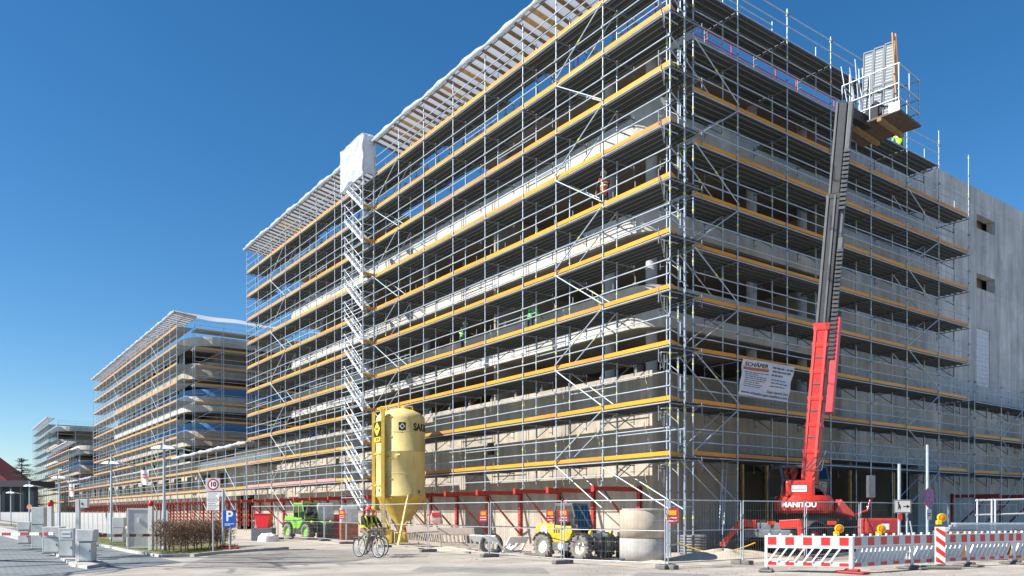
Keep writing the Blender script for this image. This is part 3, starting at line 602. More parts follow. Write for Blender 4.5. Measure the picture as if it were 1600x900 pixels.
tag(wp.build('tarpaulin_wrap', TARP), 'crumpled white tarpaulin wrapped round the head of the stair tower', 'tarpaulin')
# ------------------------------------------------------------------ red wall brackets
br0 = thing('wall_bracket', 'red steel bracket bolted to the concrete wall, carrying the left scaffold', 'bracket', (X0, 0, 0), 0, 'red brackets under the left scaffold')
pm_ = MB().box(-0.13, -0.11, -0.09, 0.09, 0.35, 2.72).box(-0.02, -0.003, -0.09, 0.09, 0.35, 2.72).box(-0.12, -0.02, -0.02, 0.02, 0.35, 2.72)
for i in range(7): pm_.box(-0.15, 0.0, -0.1, 0.1, 0.5 + i * 0.33, 0.54 + i * 0.33)
pm_.build('wall_post', REDST, br0)
MB().box(-2.6, -0.131, -0.06, -0.03, 2.48, 2.66).box(-2.6, -0.131, 0.03, 0.06, 2.48, 2.66).box(-2.64, -2.6, -0.08, 0.08, 2.44, 2.7).box(-2.5, -0.3, -0.03, 0.03, 2.56, 2.6).build('beam', REDST, br0)
MB().tube((-2.0, 0, 2.5), (-1.55, 0, 2.0), 0.03, 6).build('spindle', DARK, br0)
MB().tube((-1.57, 0, 2.03), (-0.14, 0, 0.62), 0.055, 8).build('strut', REDST, br0)
MB().tube((-2.15, 0, 2.6), (-2.15, 0, 2.9), 0.03, 6).box(-2.25, -2.05, -0.09, 0.09, 2.66, 2.68).build('base_jack', GALV, br0)
br0.location = (X0, 3.6, 0)
ORD = ['first', 'second', 'third', 'fourth', 'fifth', 'sixth', 'seventh', 'eighth', 'ninth', 'tenth', 'eleventh', 'twelfth', 'thirteenth', 'fourteenth', 'fifteenth', 'sixteenth', 'seventeenth']
br0['label'] = 'first red wall bracket from the scaffold corner, carrying the left scaffold'
for i, y in enumerate(UP[2:]): dup(br0, (X0, y, 0), 0, ORD[i + 1] + ' red wall bracket from the scaffold corner, carrying the left scaffold')
for y in frange(50.3, 70, 1.5) + frange(72, 150, 1.6): dup(br0, (X0, y, 0), 0, 'red steel bracket in the dense far row under the low scaffold')['group'] = 'red brackets in the far row'
for x in (27, 30.2, 33.4):
    dup(br0, (x, Y0 - 0.004, 0), PI / 2, 'red steel bracket on the shaded concrete wall at the far right, behind the site fence')['group'] = 'red brackets at the far right'
# ------------------------------------------------------------------ roof-edge red railings, ladders
rr = thing('roof_railing', 'red safety railing along the roof edge above the right scaffold', 'railing')
REDN = mat('red_net', (0.48, 0.02, 0.03), 0.6, var=0.2)
k = Kit(rr); rpost = MB().box(-0.02, 0.02, -0.02, 0.02, 0, 1.15).mesh('railing_post', REDN); rb = MB().box(0, 1, -0.012, 0.012, -0.02, 0.02).mesh('railing_bar', REDN)
for i in range(9):
    x = 2.6 + i * 1.6
    k.add('railing_post', rpost, T(x, 3.2, 21.7))
    if i < 8:
        for h in (0.3, 0.7): k.line('railing_bar', rb, (x, 3.2, 21.7 + h), (x + 1.6, 3.2, 21.7 + h))
for i in range(5):
    y = 3 + i * 1.6
    k.add('railing_post', rpost, T(2.4, y, 21.7))
    if i < 4: k.line('railing_bar', rb, (2.4, y, 21.75), (2.4, y + 1.6, 22.7)); k.line('railing_bar', rb, (2.4, y, 22.7), (2.4, y + 1.6, 22.7))
k.done()
nb_ = MB().grid(lambda s, t: Vector((8.2 + 7.0 * s, 2.25 + 0.05 * math.sin(40 * s), 19.9 + 0.55 * t + 0.12 * math.sin(30 * s))), 60, 3)
tag(nb_.build('red_barrier_net', REDN), 'crumpled red safety net lying along the second highest deck of the right scaffold', 'net')
def ladder(label, p, q, w):
    p = Vector(p); q = Vector(q); l = thing('ladder', label, 'ladder'); s = (q - p).cross(Vector((0, 0, 1))); s = Vector((0.8, 0.2, 0)).normalized() * (w / 2)
    for sg in (-1, 1): MB().bar(p + s * sg, q + s * sg, 0.03, 0.07).build('rail', GALV, l)
    n = int((q - p).length / 0.28)
    for i in range(1, n): c = p.lerp(q, i / n); MB().tube(c - s, c + s, 0.015, 6).build('rung', GALV, l)
ladder('aluminium ladder leaning to the first deck just right of the scaffold corner', (4.2, 1.15, 0.9), (5.0, 1.6, 3.9), 0.42)
ladder('aluminium ladder leaning under the right scaffold near the red brackets', (21.9, 1.2, 0.6), (22.5, 1.9, 3.9), 0.42)
# ------------------------------------------------------------------ people
SKIN = mat('skin', (0.50, 0.28, 0.19), 0.55, var=0.06)
def person(label, J, cols, loc, rz, helmet, parent_group=None, vest=None, scale=1.0):
    """J: joints in a local frame (facing +X, left = +Y). cols: torso, arm, leg, boot materials."""
    root = thing('person', label, 'person', loc, rz)
    bones = [('pelvis', 'waist', 't'), ('waist', 'chest', 't'), ('chest', 'neck', 't'), ('neck', 'head', 's'), ('head', 'crown', 's')]
    for s in 'lr':
        bones += [('chest', 'sh' + s, 't'), ('sh' + s, 'el' + s, 'a'), ('el' + s, 'ha' + s, 'a'), ('ha' + s, 'pa' + s, 's'), ('pelvis', 'hi' + s, 'g'), ('hi' + s, 'kn' + s, 'g'), ('kn' + s, 'an' + s, 'g'), ('an' + s, 'to' + s, 'b')]
    R = dict(pelvis=.135, waist=.13, chest=.15, neck=.062, head=.092, crown=.075)
    for s in 'lr': R.update({'sh' + s: .075, 'el' + s: .048, 'ha' + s: .033, 'pa' + s: .036, 'hi' + s: .095, 'kn' + s: .062, 'an' + s: .045, 'to' + s: .04})
    for s in 'lr':
        d = (Vector(J['ha' + s]) - Vector(J['el' + s])).normalized(); J['pa' + s] = tuple(Vector(J['ha' + s]) + d * 0.07)
    names = list(R); me = bpy.data.meshes.new('body'); me.from_pydata([J[n] for n in names], [(names.index(a), names.index(b)) for a, b, c in bones], [])
    o = bpy.data.objects.new('body', me); COL.objects.link(o)
    sk = o.modifiers.new('skin', 'SKIN'); sk.use_smooth_shade = True
    for n, v in zip(names, me.skin_vertices[0].data): v.radius = (R[n], R[n] * (0.8 if n in ('chest', 'waist', 'pelvis') else 1)); v.use_root = n == 'pelvis'
    o.modifiers.new('sub', 'SUBSURF').levels = 2; o.modifiers['sub'].render_levels = 2
    dg = bpy.context.evaluated_depsgraph_get(); m2 = bpy.data.meshes.new_from_object(o.evaluated_get(dg)); bpy.data.objects.remove(o)
    bm = bmesh.new(); bm.from_mesh(m2)
    order = {'t': 0, 'a': 1, 'g': 2, 'b': 3, 's': 4}
    segs = [(Vector(J[a]), Vector(J[b]), order[c], R[b]) for a, b, c in bones]
    for f in bm.faces:
        c = f.calc_center_median(); best = 9
        for a, b, k, r in segs:
            t = max(0, min(1, (c - a).dot(b - a) / max(1e-9, (b - a).length_squared))); d = (c - a.lerp(b, t)).length - r
            if d < best: best = d; f.material_index = k
        f.smooth = True
    ex = MB(); fw = Vector((1, 0, 0)); hd = Vector(J['head'])                 # fingers, thumb, nose, ears and eyes join the same skin
    for s, sy in (('l', 1), ('r', -1)):
        p = Vector(J['pa' + s]); d = (p - Vector(J['ha' + s])).normalized(); sd = d.cross(Vector((0, sy, 0.3))).normalized(); cu = sd.cross(d).normalized()
        for k, L_ in zip((-1.5, -0.5, 0.5, 1.5), (0.065, 0.075, 0.07, 0.055)):
            b0 = p + sd * (0.017 * k) + d * 0.01; b1 = b0 + d * L_ * 0.55 + cu * 0.01; b2 = b1 + d * L_ * 0.3 + cu * L_ * 0.5
            ex.tube(b0, b1, 0.009, 6, 4); ex.tube(b1, b2, 0.008, 6, 4)
        t0 = p - d * 0.03 + sd * 0.03; ex.tube(t0, t0 + sd * 0.03 + d * 0.03, 0.011, 6, 4); ex.tube(t0 + sd * 0.03 + d * 0.03, t0 + sd * 0.035 + d * 0.06 + cu * 0.012, 0.009, 6, 4)
        ex.tube(hd + Vector((0, sy * 0.085, 0.0)), hd + Vector((0.01, sy * 0.105, 0.015)), 0.025, 6, 4)
        ex.tube(hd + Vector((0.078, sy * 0.033, 0.028)), hd + Vector((0.092, sy * 0.033, 0.028)), 0.012, 6, 5)
    ex.tube(hd + Vector((0.07, 0, 0.03)), hd + Vector((0.118, 0, -0.012)), 0.012, 6, 4, r2=0.018); ex.tube(hd + Vector((0.08, -0.025, -0.045)), hd + Vector((0.08, 0.025, -0.045)), 0.009, 5, 5)
    e2 = ex.mesh('x', [SKIN] * 6); bm.from_mesh(e2); m2.materials.clear()
    for m in list(cols) + [SKIN, DARK]: m2.materials.append(m)
    bm.to_mesh(m2); bm.free(); bpy.data.meshes.remove(e2)
    inst('body', m2, Matrix(), root)
    if helmet:
        h = MB(); Mh = T(hd + Vector((0.005, 0, 0.075)))
        h.lathe([(0.124, 0.0), (0.12, 0.045), (0.098, 0.09), (0.055, 0.118), (0.001, 0.126)], 18, Mh)
        h.lathe([(0.118, 0.004), (0.135, -0.004), (0.135, 0.004), (0.12, 0.01)], 18, Mh); h.box(0.09, 0.175, -0.06, 0.06, -0.008, 0.004, 0, Mh); h.bar(Mh @ Vector((-0.1, 0, 0.075)), Mh @ Vector((0.09, 0, 0.1)), 0.03, 0.07)
        h.build('helmet', helmet, root)
    if vest:                                                                 # reflective bands round the chest
        v = MB(); c = Vector(J['chest']); w = Vector(J['waist']); ax = (c - w).normalized(); q = ax.to_track_quat('Z', 'Y').to_matrix().to_4x4()
        for t in (0.25, 0.75): v.lathe([(0.178, -0.025), (0.18, 0.025)], 20, T(w.lerp(c, t)) @ q @ Matrix.Diagonal((0.92, 1.08, 1, 1)))
        v.build('reflective_band', vest, root)
    root.scale = (scale,) * 3
    return root
def standing(lean=0.0, arm=0.3, step=0.0, bend=0.0):
    J = dict(pelvis=(0, 0, .95), waist=(0.02 + bend * .1, 0, 1.12 - bend * .02), chest=(0.03 + bend * .35, 0, 1.36 - bend * .1), neck=(0.03 + bend * .5, 0, 1.52 - bend * .16), head=(0.05 + bend * .58, 0, 1.64 - bend * .2), crown=(0.05 + bend * .6, 0, 1.72 - bend * .2))
    for s, y in (('l', 1), ('r', -1)):
        c = J['chest']; st = step * y
        J.update({'sh' + s: (c[0] - .01, .19 * y, c[2] + .08), 'el' + s: (c[0] + arm * .4, .25 * y, c[2] - .2), 'ha' + s: (c[0] + arm * 1.1, .2 * y, c[2] - .34 + arm * .25),
                  'hi' + s: (0, .1 * y, .9), 'kn' + s: (.04 + st * .4, .11 * y, .5), 'an' + s: (-.02 + st * .7, .11 * y, .09), 'to' + s: (.14 + st * .7, .13 * y, .04)})
    return J
ORANGE = mat('orange_hivis', (0.85, 0.13, 0.015), 0.6, var=0.08); LIME = mat('lime_hivis', (0.35, 0.72, 0.04), 0.6, var=0.08); GREENV = mat('green_hivis', (0.10, 0.52, 0.05), 0.6, var=0.08)
NAVY = mat('navy_cloth', (0.022, 0.03, 0.06), 0.8); GREYC = mat('grey_cloth', (0.12, 0.12, 0.13), 0.8); BLACKC = mat('black_cloth', (0.02, 0.02, 0.022), 0.8)
REFL = mat('reflective_tape', (0.75, 0.75, 0.62), 0.4); PINKH = mat('red_pink_helmet', (0.72, 0.05, 0.09), 0.35); YELH = mat('yellow_helmet', (0.85, 0.5, 0.02), 0.35); WHH = mat('white_helmet', (0.75, 0.77, 0.8), 0.35)
# on the scaffold (decks at x = 0..1.2)
def on_plane_x(px, x):
    p = px - 800; X = CAM.x; k = (p / FPX)
    # point CAM + d*(FWD + RGT*k); solve x
    d = (x - CAM.x) / (FWD.x + RGT.x * k); return CAM.y + d * (FWD.y + RGT.y * k)
person('worker in orange vest and blue sleeves walking high on the left scaffold', standing(step=0.25, arm=0.2), (ORANGE, NAVY, BLACKC, DARK), (0.75, on_plane_x(944, 0.75), LZ[5]), PI / 2 - 0.2, WHH, vest=REFL)
person('worker in bright green vest bending over the parapet, seen from behind', standing(bend=0.75, arm=0.5), (GREENV, GREENV, NAVY, DARK), (0.95, on_plane_x(828, 0.95), LZ[3]), 0.45, WHH, vest=REFL)
person('worker in green vest with dark sleeves crouching at the parapet left of the other', standing(bend=0.25, arm=0.45), (GREENV, BLACKC, NAVY, DARK), (0.8, on_plane_x(721, 0.8), LZ[3] - 0.0), -0.9, WHH, vest=REFL)
person('worker in lime vest on the top deck, half hidden by the lifted cage', standing(bend=0.5, arm=0.5), (LIME, LIME, NAVY, DARK), (19.2, 1.9, RZL[8]), 0.6, WHH, vest=REFL)

# ------------------------------------------------------------------ bicycles and cyclists
def bicycle(label, loc, rz, fcol):
    b = thing('bicycle', label, 'bicycle', loc, rz); rw = 0.345
    tyre = MB(); n = 28
    for i in range(n):
        a0 = 2 * PI * i / n; a1 = 2 * PI * (i + 1) / n
        tyre.tube((rw * math.cos(a0), 0, rw * math.sin(a0)), (rw * math.cos(a1), 0, rw * math.sin(a1)), 0.02, 6, 0, caps=False)
        tyre.tube(((rw - .03) * math.cos(a0), 0, (rw - .03) * math.sin(a0)), ((rw - .03) * math.cos(a1), 0, (rw - .03) * math.sin(a1)), 0.012, 5, 1, caps=False)
    sp = MB()
    for i in range(16): a = 2 * PI * i / 16; sp.tube((0, 0, 0), ((rw - .03) * math.cos(a), 0, (rw - .03) * math.sin(a)), 0.003, 4)
    sp.tube((0, -0.04, 0), (0, 0.04, 0), 0.025, 8)
    tm = tyre.mesh('wheel', [BLACK, GALV]); sm = sp.mesh('spokes', GALV)
    for x in (-0.53, 0.53): w = inst('wheel', tm, T(x, 0, rw + 0.02), b); inst('spokes', sm, Matrix(), w)
    f = MB(); bb = (-0.1, 0, .29); st = (-0.24, 0, .78); hd = (0.36, 0, .86); hb = (0.40, 0, .68)
    for p, q in ((bb, st), (bb, hb), (st, (0.36, 0, .80)), (bb, (-.53, 0, .365)), (st, (-.53, 0, .365)), (hd, hb), (hb, (.53, 0, .365))): f.tube(p, q, 0.019, 6)
    f.build('frame', fcol, b)
    MB().tube(hd, (0.34, 0, 1.0), 0.014).path([(0.22, -.28, 1.03), (0.33, -.2, 1.02), (0.35, 0, 1.0), (0.33, .2, 1.02), (0.22, .28, 1.03)], 0.013).build('handlebar', GALV, b)
    MB().tube(st, (-.26, 0, .9), 0.014).prism([(-.4, .9), (-.4, .95), (-.2, .955), (-.12, .92), (-.2, .9)], -.07, .07).build('saddle', BLACK, b)
    MB().lathe([(0.09, -.005), (0.09, .005)], 14, T(-.1, -.05, .29) @ Matrix.Rotation(PI / 2, 4, 'X')).tube((-.1, -.09, .29), (.02, -.09, .17), .012).tube((-.1, .09, .29), (-.22, .09, .41), .012).box(-.03, .07, -.16, -.08, .155, .18).box(-.27, -.17, .08, .16, .4, .425).build('crank', DARK, b)
    for i in range(2):
        pts = [(-.53 + 1.06 * i + 0.385 * math.cos(a), 0, .365 + 0.385 * math.sin(a)) for a in [PI * (0.15 + 0.1 * k) for k in range(8)]]
        MB().path(pts, 0.018, 5).build('mudguard', DARK, b)
    k = MB()
    for h in (0.0, 0.12, 0.24): k.path([(.42, -.18, .82 + h), (.78, -.18, .82 + h), (.78, .18, .82 + h), (.42, .18, .82 + h), (.42, -.18, .82 + h)], 0.008, 5)
    for i in range(7):
        for s in (-.18, .18): k.tube((.42 + .06 * i, s, .82), (.42 + .06 * i, s, 1.06), .006, 4)
        k.tube((.42, -.18 + .06 * i, .82), (.78, -.18 + .06 * i, .82), .006, 4); k.tube((.78, -.18 + .06 * i, .82), (.78, -.18 + .06 * i, 1.06), .006, 4)
    k.build('basket', DARK, b)
    MB().path([(-.26, 0, .7), (-.75, 0, .7)], .01).box(-.78, -.4, -.06, .06, .7, .712).tube((-.72, .05, .7), (-.53, .05, .365), .006).build('rear_rack', GALVD, b)
    return b
def riding():
    J = dict(pelvis=(-.24, 0, 1.03), waist=(-.2, 0, 1.17), chest=(-.1, 0, 1.38), neck=(-.05, 0, 1.54), head=(-.01, 0, 1.66), crown=(-.01, 0, 1.74))
    for s, y in (('l', 1), ('r', -1)):
        up = 1 if s == 'l' else 0
        J.update({'sh' + s: (-.1, .19 * y, 1.46), 'el' + s: (.1, .25 * y, 1.24), 'ha' + s: (.22, .25 * y, 1.07), 'hi' + s: (-.22, .1 * y, .98),
                  'kn' + s: (.16, .12 * y, .80 + .1 * up), 'an' + s: (-.03 - .14 * up, .12 * y, .28 + .22 * up), 'to' + s: (.11 - .14 * up, .12 * y, .22 + .22 * up)})
    return J
HEAD = RIGHT_ANG - math.radians(40)
bp = at(576, 28.9)
VESTY = mat('vest_yellow', (0.62, 0.68, 0.03), 0.6); TROU = mat('work_trousers', (0.16, 0.14, 0.13), 0.8, var=0.3, scale=4)
bicycle('black town bicycle with front basket in front of the yellow silo', bp, HEAD, mat('bike_frame', (0.5, 0.45, 0.25), 0.35, var=0.1))
person('cyclist in pink-red helmet, black sleeves and yellow vest with orange trousers', riding(), (BLACKC, BLACKC, TROU, DARK), bp, HEAD, PINKH)
P1 = bpy.data.objects[-1] if False else None
bp2 = at(583, 30.3)
bicycle('second bicycle half hidden behind the first one', bp2, HEAD, DARK)
person('second cyclist in yellow helmet and dark blue jacket beside the first', riding(), (mat('blue_jacket', (0.03, 0.08, 0.2), 0.7), BLACKC, TROU, DARK), bp2, HEAD, YELH)
def vestpiece(owner):
    for s in (-1, 1):
        MB().path([(-.30, s * .1, 1.06), (-.27, s * .12, 1.3), (-.17, s * .13, 1.5), (0.0, s * .12, 1.46), (0.06, s * .11, 1.25), (-.04, s * .1, 1.08)], 0.035, 6).build('vest_strap', VESTY, owner)
    MB().lathe([(0.165, -0.05), (0.172, 0.05)], 18, T(-.21, 0, 1.13) @ Matrix.Diagonal((0.95, 1.05, 1, 1))).build('vest_hem', VESTY, owner)
    MB().lathe([(0.168, -0.06), (0.165, 0.05)], 18, T(-.23, 0, 1.02) @ Matrix.Diagonal((0.98, 1.0, 1, 1))).build('trouser_waist', ORANGE, owner)
for o in [x for x in COL.objects if x.get('category') == 'person' and 'cyclist' in x['label']]: vestpiece(o)

# ------------------------------------------------------------------ mortar silo
sd_ = 40.8; S = thing('mortar_silo', 'tall pale yellow mortar silo on legs beside the road', 'silo', at(626, sd_), RIGHT_ANG)
SILO = mat('silo_yellow', (0.70, 0.57, 0.23), 0.5, var=0.12, scale=1.5, bump=0.25, bscale=2.5, streak=0.24); SILOD = mat('silo_gold', (0.58, 0.40, 0.06), 0.5, var=0.15, scale=3, streak=0.15)
R0 = 1.24
MB().lathe([(0.001, 6.95), (0.35, 6.93), (0.7, 6.84), (1.05, 6.66), (1.2, 6.5), (R0, 6.36), (R0, 4.72), (R0 + .012, 4.71), (R0 + .012, 4.66), (R0, 4.65), (R0, 2.52), (R0 + .02, 2.5), (R0 + .02, 2.44)], 48).build('drum', SILO, S)
MB().lathe([(R0 + .015, 2.44), (0.2, 0.95), (0.16, 0.72), (0.001, 0.72)], 40).build('hopper', SILOD, S)
for z_ in (3.55, 5.62): MB().lathe([(R0, z_), (R0 + .01, z_ + .012), (R0 + .01, z_ + .035), (R0, z_ + .047)], 48).build('weld_seam', SILO, S)
MB().path([(.3, -.3, .9), (.9, -.7, .5), (1.5, -.4, .15), (2.4, -.1, .06)], .05, 8).build('mortar_hose', BLACK, S)
def cbeam(p, q, w, m, nm='leg'): MB().bar(p, q, w, w * 0.8).build(nm, m, S)
cbeam((-1.36, -0.1, 6.75), (-1.36, -0.1, 0.0), 0.2, SILOD, 'skid_beam'); cbeam((-0.70, -1.22, 6.75), (-0.70, -1.22, 0.0), 0.22, SILOD, 'skid_beam')
for z in (6.4, 5.4, 4.35, 3.3, 2.35): MB().bar((-0.72, -1.16, z), (-0.25, -1.22, z), 0.05, 0.05).build('rung', SILOD, S)
for z in (6.2, 4.6, 3.0, 1.2): MB().bar((-1.36, -0.1, z), (-0.72, -1.2, z), 0.06, 0.08).build('cross_tie', SILOD, S)
cbeam((0.55, -1.12, 2.5), (0.1, -1.5, 0.0), 0.13, SILO); cbeam((1.2, 0.2, 2.6), (1.25, 0.5, 0.0), 0.14, SILOD); cbeam((-1.2, 0.35, 2.6), (-0.6, 0.9, 0.0), 0.12, SILOD); cbeam((1.2, 0.2, 2.2), (0.3, -0.6, 1.0), 0.07, SILOD, 'brace'); cbeam((-1.2, 0.1, 2.2), (-0.4, -0.9, 0.9), 0.07, SILOD, 'brace')
for x, y in ((-1.36, -.1), (-.7, -1.22), (.1, -1.5), (1.25, .5), (-.6, .9)): MB().box(x - .16, x + .16, y - .16, y + .16, 0, .03).build('foot_plate', SILOD, S)
MB().tube((-0.02, -1.2, 4.45), (-0.02, -1.36, 4.45), 0.13, 14).tube((-0.02, -1.36, 4.45), (0.18, -1.42, 4.5), 0.05, 8).build('hatch', SILO, S)
MB().path([(-0.9, -.5, 6.5), (-0.95, -.5, 6.95), (-0.6, -.6, 6.95), (-.6, -.6, 6.6)], 0.05, 6).build('lifting_eye', SILOD, S)
MB().path([(-0.1, .1, 6.9), (-.1, .1, 7.08), (.6, .1, 7.05), (.6, .1, 6.8)], 0.04, 6).tube((0.2, 0, 6.85), (0.2, 0, 7.05), 0.2, 12).build('filler_lid', SILOD, S)
MB().box(-1.0, -.3, -.9, -.2, 0.05, .75).box(-.2, .5, -.7, .1, .1, .6).tube((.4, -.4, .5), (.9, -.4, .5), .14, 10).build('mixing_pump', mat('pump_yellow', (0.6, 0.42, 0.04), 0.6, var=0.3, scale=6), S, bevel=0.03)
YPLATE = mat('sign_yellow', (0.85, 0.62, 0.02), 0.5)
def wrapped(me, ang, z, r):
    for v in me.vertices:
        a = ang + v.co.x / r; zz = v.co.y + z + 0; v.co = (r * math.sin(a), -r * math.cos(a), zz)
    return me
def patch(name, a0, a1, z0, z1, r, m):
    MB().grid(lambda s, t: Vector((r * math.sin(a0 + (a1 - a0) * s), -r * math.cos(a0 + (a1 - a0) * s), z0 + (z1 - z0) * t)), 6, 1).build(name, m, S)
def diamond(name, a, z, hw, hh, r, m):
    mb = MB(); mb.add([(r * math.sin(a + x / r), -r * math.cos(a + x / r), z + y) for x, y in ((-hw, 0), (0, -hh), (hw, 0), (0, hh))], [(0, 1, 2, 3)]); mb.build(name, m, S)
patch('logo_plate', 0.06, 0.35, 5.72, 6.12, R0 + .006, INK); diamond('logo_mark', 0.205, 5.92, 0.15, 0.15, R0 + .012, WHITEP); diamond('logo_mark', 0.205, 5.92, 0.09, 0.09, R0 + .015, INK)
inst('lettering', wrapped(textmesh('SAKRET', 0.5, INK, 0.85, 0.02), 0.42 + 0.85, 5.9, R0 + .008), Matrix(), S)
PM = T(-1.075, -.71, 5.82) @ RZ(-1.047)
MB().box(-.44, .44, -.012, 0, -.38, .38).build('sign_plate', INK, S, PM); MB().prism([(-.4, 0), (0, -.35), (.4, 0), (0, .35)], -.02, -.0125).build('sign_mark', YPLATE, S, PM)
lettering('SAKRET', .17, INK, PM @ T(0, -.024, 0) @ UPR, S, .9, .006)
MB().box(-.42, .42, -.012, 0, -.11, .11).build('number_plate', YPLATE, S, PM @ T(0, 0, -.52)); lettering('1102185', .2, INK, PM @ T(0, -.016, -.52) @ UPR, S, .9, .008)
inst('lettering', wrapped(textmesh('14', 0.24, INK, 0.8, 0.01), -0.9, 2.72, R0 + .008), Matrix(), S); inst('lettering', wrapped(textmesh('14', 0.24, INK, 0.8, 0.01), 0.95, 2.66, R0 + .008), Matrix(), S)

# ------------------------------------------------------------------ wheels and compact telehandlers
def wheel(parent, pos, r, w, rimm, tyrem, lugs=16):
    M = T(*pos) @ Matrix.Rotation(PI / 2, 4, 'X')
    t = MB().lathe([(r * .56, -w * .42), (r * .62, -w * .5), (r * .84, -w * .5), (r * .93, -w * .42), (r * .93, w * .42), (r * .84, w * .5), (r * .62, w * .5), (r * .56, w * .42)], 28)
    for i in range(lugs):
        a = 2 * PI * i / lugs
        for s in (-1, 1):
            aa = a + (PI / lugs if s > 0 else 0)
            t.bar((r * .955 * math.cos(aa), r * .955 * math.sin(aa), s * w * .02), (r * .94 * math.cos(aa + .2), r * .94 * math.sin(aa + .2), s * w * .5), 0.05 * r / .45, 0.09 * r / .45, 0, up=(math.cos(aa), math.sin(aa), 0))
    o = t.build('wheel', tyrem, parent, M)
    MB().lathe([(r * .58, -w * .4), (r * .56, -w * .3), (r * .3, -w * .12), (r * .14, -w * .16), (0.001, -w * .2)], 20).lathe([(r * .58, w * .4), (r * .56, w * .3), (r * .3, w * .12), (r * .14, w * .26), (0.001, w * .28)], 20).build('rim', rimm, o)
    for k in range(6): a = k * PI / 3; MB().tube((r * .23 * math.cos(a), r * .23 * math.sin(a), w * .1), (r * .23 * math.cos(a), r * .23 * math.sin(a), w * .2), 0.015, 6).tube((r * .23 * math.cos(a), r * .23 * math.sin(a), -w * .1), (r * .23 * math.cos(a), r * .23 * math.sin(a), -w * .2), 0.015, 6).build('bolt', GALVD, o)
    return o
def glasspane(name, pts, parent, th=0.012):
    mb = MB(); p = [Vector(q) for q in pts]; n = (p[1] - p[0]).cross(p[2] - p[0]).normalized() * th; k = len(p)
    mb.add([*p, *[q + n for q in p]], [tuple(reversed(range(k))), tuple(range(k, 2 * k))] + [(i, (i + 1) % k, (i + 1) % k + k, i + k) for i in range(k)]); return mb.build(name, GLASS, parent)
def compact_handler(label, loc, rz, body, frame, cabm, rimm, tyrem, num=None, sc=1.0, lamp=True):
    t = thing('telehandler', label, 'telehandler', loc, rz); wr, ww, tr, wb = 0.46, 0.34, 0.66, 0.95
    for x in (-wb, wb):
        for y in (-tr, tr): wheel(t, (x, y, wr), wr, ww, rimm, tyrem)
    MB().prism([(-1.35, .45), (-1.3, .95), (-.45, 1.0), (-.35, .62), (.5, .62), (.62, .95), (1.25, .95), (1.45, .75), (1.4, .4)], -.48, .48).build('chassis', frame, t, bevel=0.03)
    MB().prism([(-1.38, .8), (-1.36, 1.16), (-1.15, 1.3), (-.5, 1.27), (.05, 1.22), (.5, 1.22), (.56, 1.0), (.4, .72), (.1, .58), (-.42, .6), (-.55, .85), (-.75, .98), (-1.1, .98)], -.74, -.2).build('bonnet', body, t, bevel=0.04)
    MB().prism([(-1.36, .8), (-1.36, 1.12), (-.4, 1.12), (.5, 1.05), (.5, .8)], .3, .72).build('engine_cover', frame, t, bevel=0.04)
    MB().prism([(-.4, .3), (-.45, .6), (.42, .6), (.36, .3)], -.78, -.4).build('side_tank', frame, t, bevel=0.03)
    for x in (-.98, -.86, -.74): MB().box(x + .6, x + .66, -.752, -.738, .95, 1.1).build('vent_slat', DARK, t)
    for x in (-wb, wb):
        for y in (-tr, tr):
            pts = [(x + (wr + .06) * math.cos(a), wr + (wr + .06) * math.sin(a)) for a in [PI * (0.12 + 0.095 * k) for k in range(9)]]; pts += [(x + (wr + .02) * math.cos(a), wr + (wr + .02) * math.sin(a)) for a in [PI * (0.12 + 0.095 * k) for k in reversed(range(9))]]
            MB().prism(pts, y - ww * .55, y + ww * .55).build('fender', DARK if frame != body else frame, t)
    cx0, cx1, cy0, cy1, cz0, cz1 = -.32, .82, -.72, .12, 1.1, 1.98
    fr = MB(); A = [(cx0, cz0), (cx0 - .06, 1.6), (cx0 + .05, cz1), (cx1 - .28, cz1), (cx1, cz0 + .05)]
    for y in (cy0, cy1):
        for p, q in zip(A, A[1:]): fr.bar((p[0], y, p[1]), (q[0], y, q[1]), 0.055, 0.06)
        fr.bar((cx0, y, cz0), (cx1, y, cz0), 0.055, 0.06)
    for p in A: fr.bar((p[0], cy0, p[1]), (p[0], cy1, p[1]), 0.055, 0.055)
    fr.bar((.2, cy0, cz0), (.2, cy0, cz1), .05, .05)
    fr.build('cab_frame', cabm, t)
    MB().box(cx0 - .02, cx1 - .24, cy0 - .03, cy1 + .03, cz1, cz1 + .06).build('cab_roof', cabm, t, bevel=0.02)
    glasspane('cab_window', [(p[0], cy0 - .005, p[1]) for p in A], t); glasspane('cab_window', [(p[0], cy1, p[1]) for p in A], t)
    glasspane('windscreen', [(A[4][0], cy0, A[4][1]), (A[4][0], cy1, A[4][1]), (A[3][0], cy1, A[3][1]), (A[3][0], cy0, A[3][1])], t); glasspane('rear_window', [(A[0][0], cy1, A[0][1]), (A[0][0], cy0, A[0][1]), (A[2][0], cy0, A[2][1]), (A[2][0], cy1, A[2][1])], t)
    MB().prism([(-.2, 1.1), (-.22, 1.65), (-.1, 1.66), (-.02, 1.25), (.25, 1.22), (.25, 1.1)], -.5, -.1).build('seat', DARK, t, bevel=0.02)
    MB().tube((.45, -.3, 1.1), (.35, -.3, 1.38), .02).lathe([(.13, 0), (.15, .01), (.13, .02)], 16, T(.34, -.3, 1.4) @ Matrix.Rotation(-.5, 4, 'Y')).build('steering_wheel', DARK, t)
    MB().bar((-1.25, .22, 1.38), (1.55, .22, .78), .2, .26).build('boom', body if sc != 1 else frame, t, bevel=0.02)
    MB().bar((1.5, .22, .82), (1.78, .22, .45), .18, .2).tube((.6, .22, .75), (1.4, .22, .7), .05, 8).build('boom_head', frame, t)
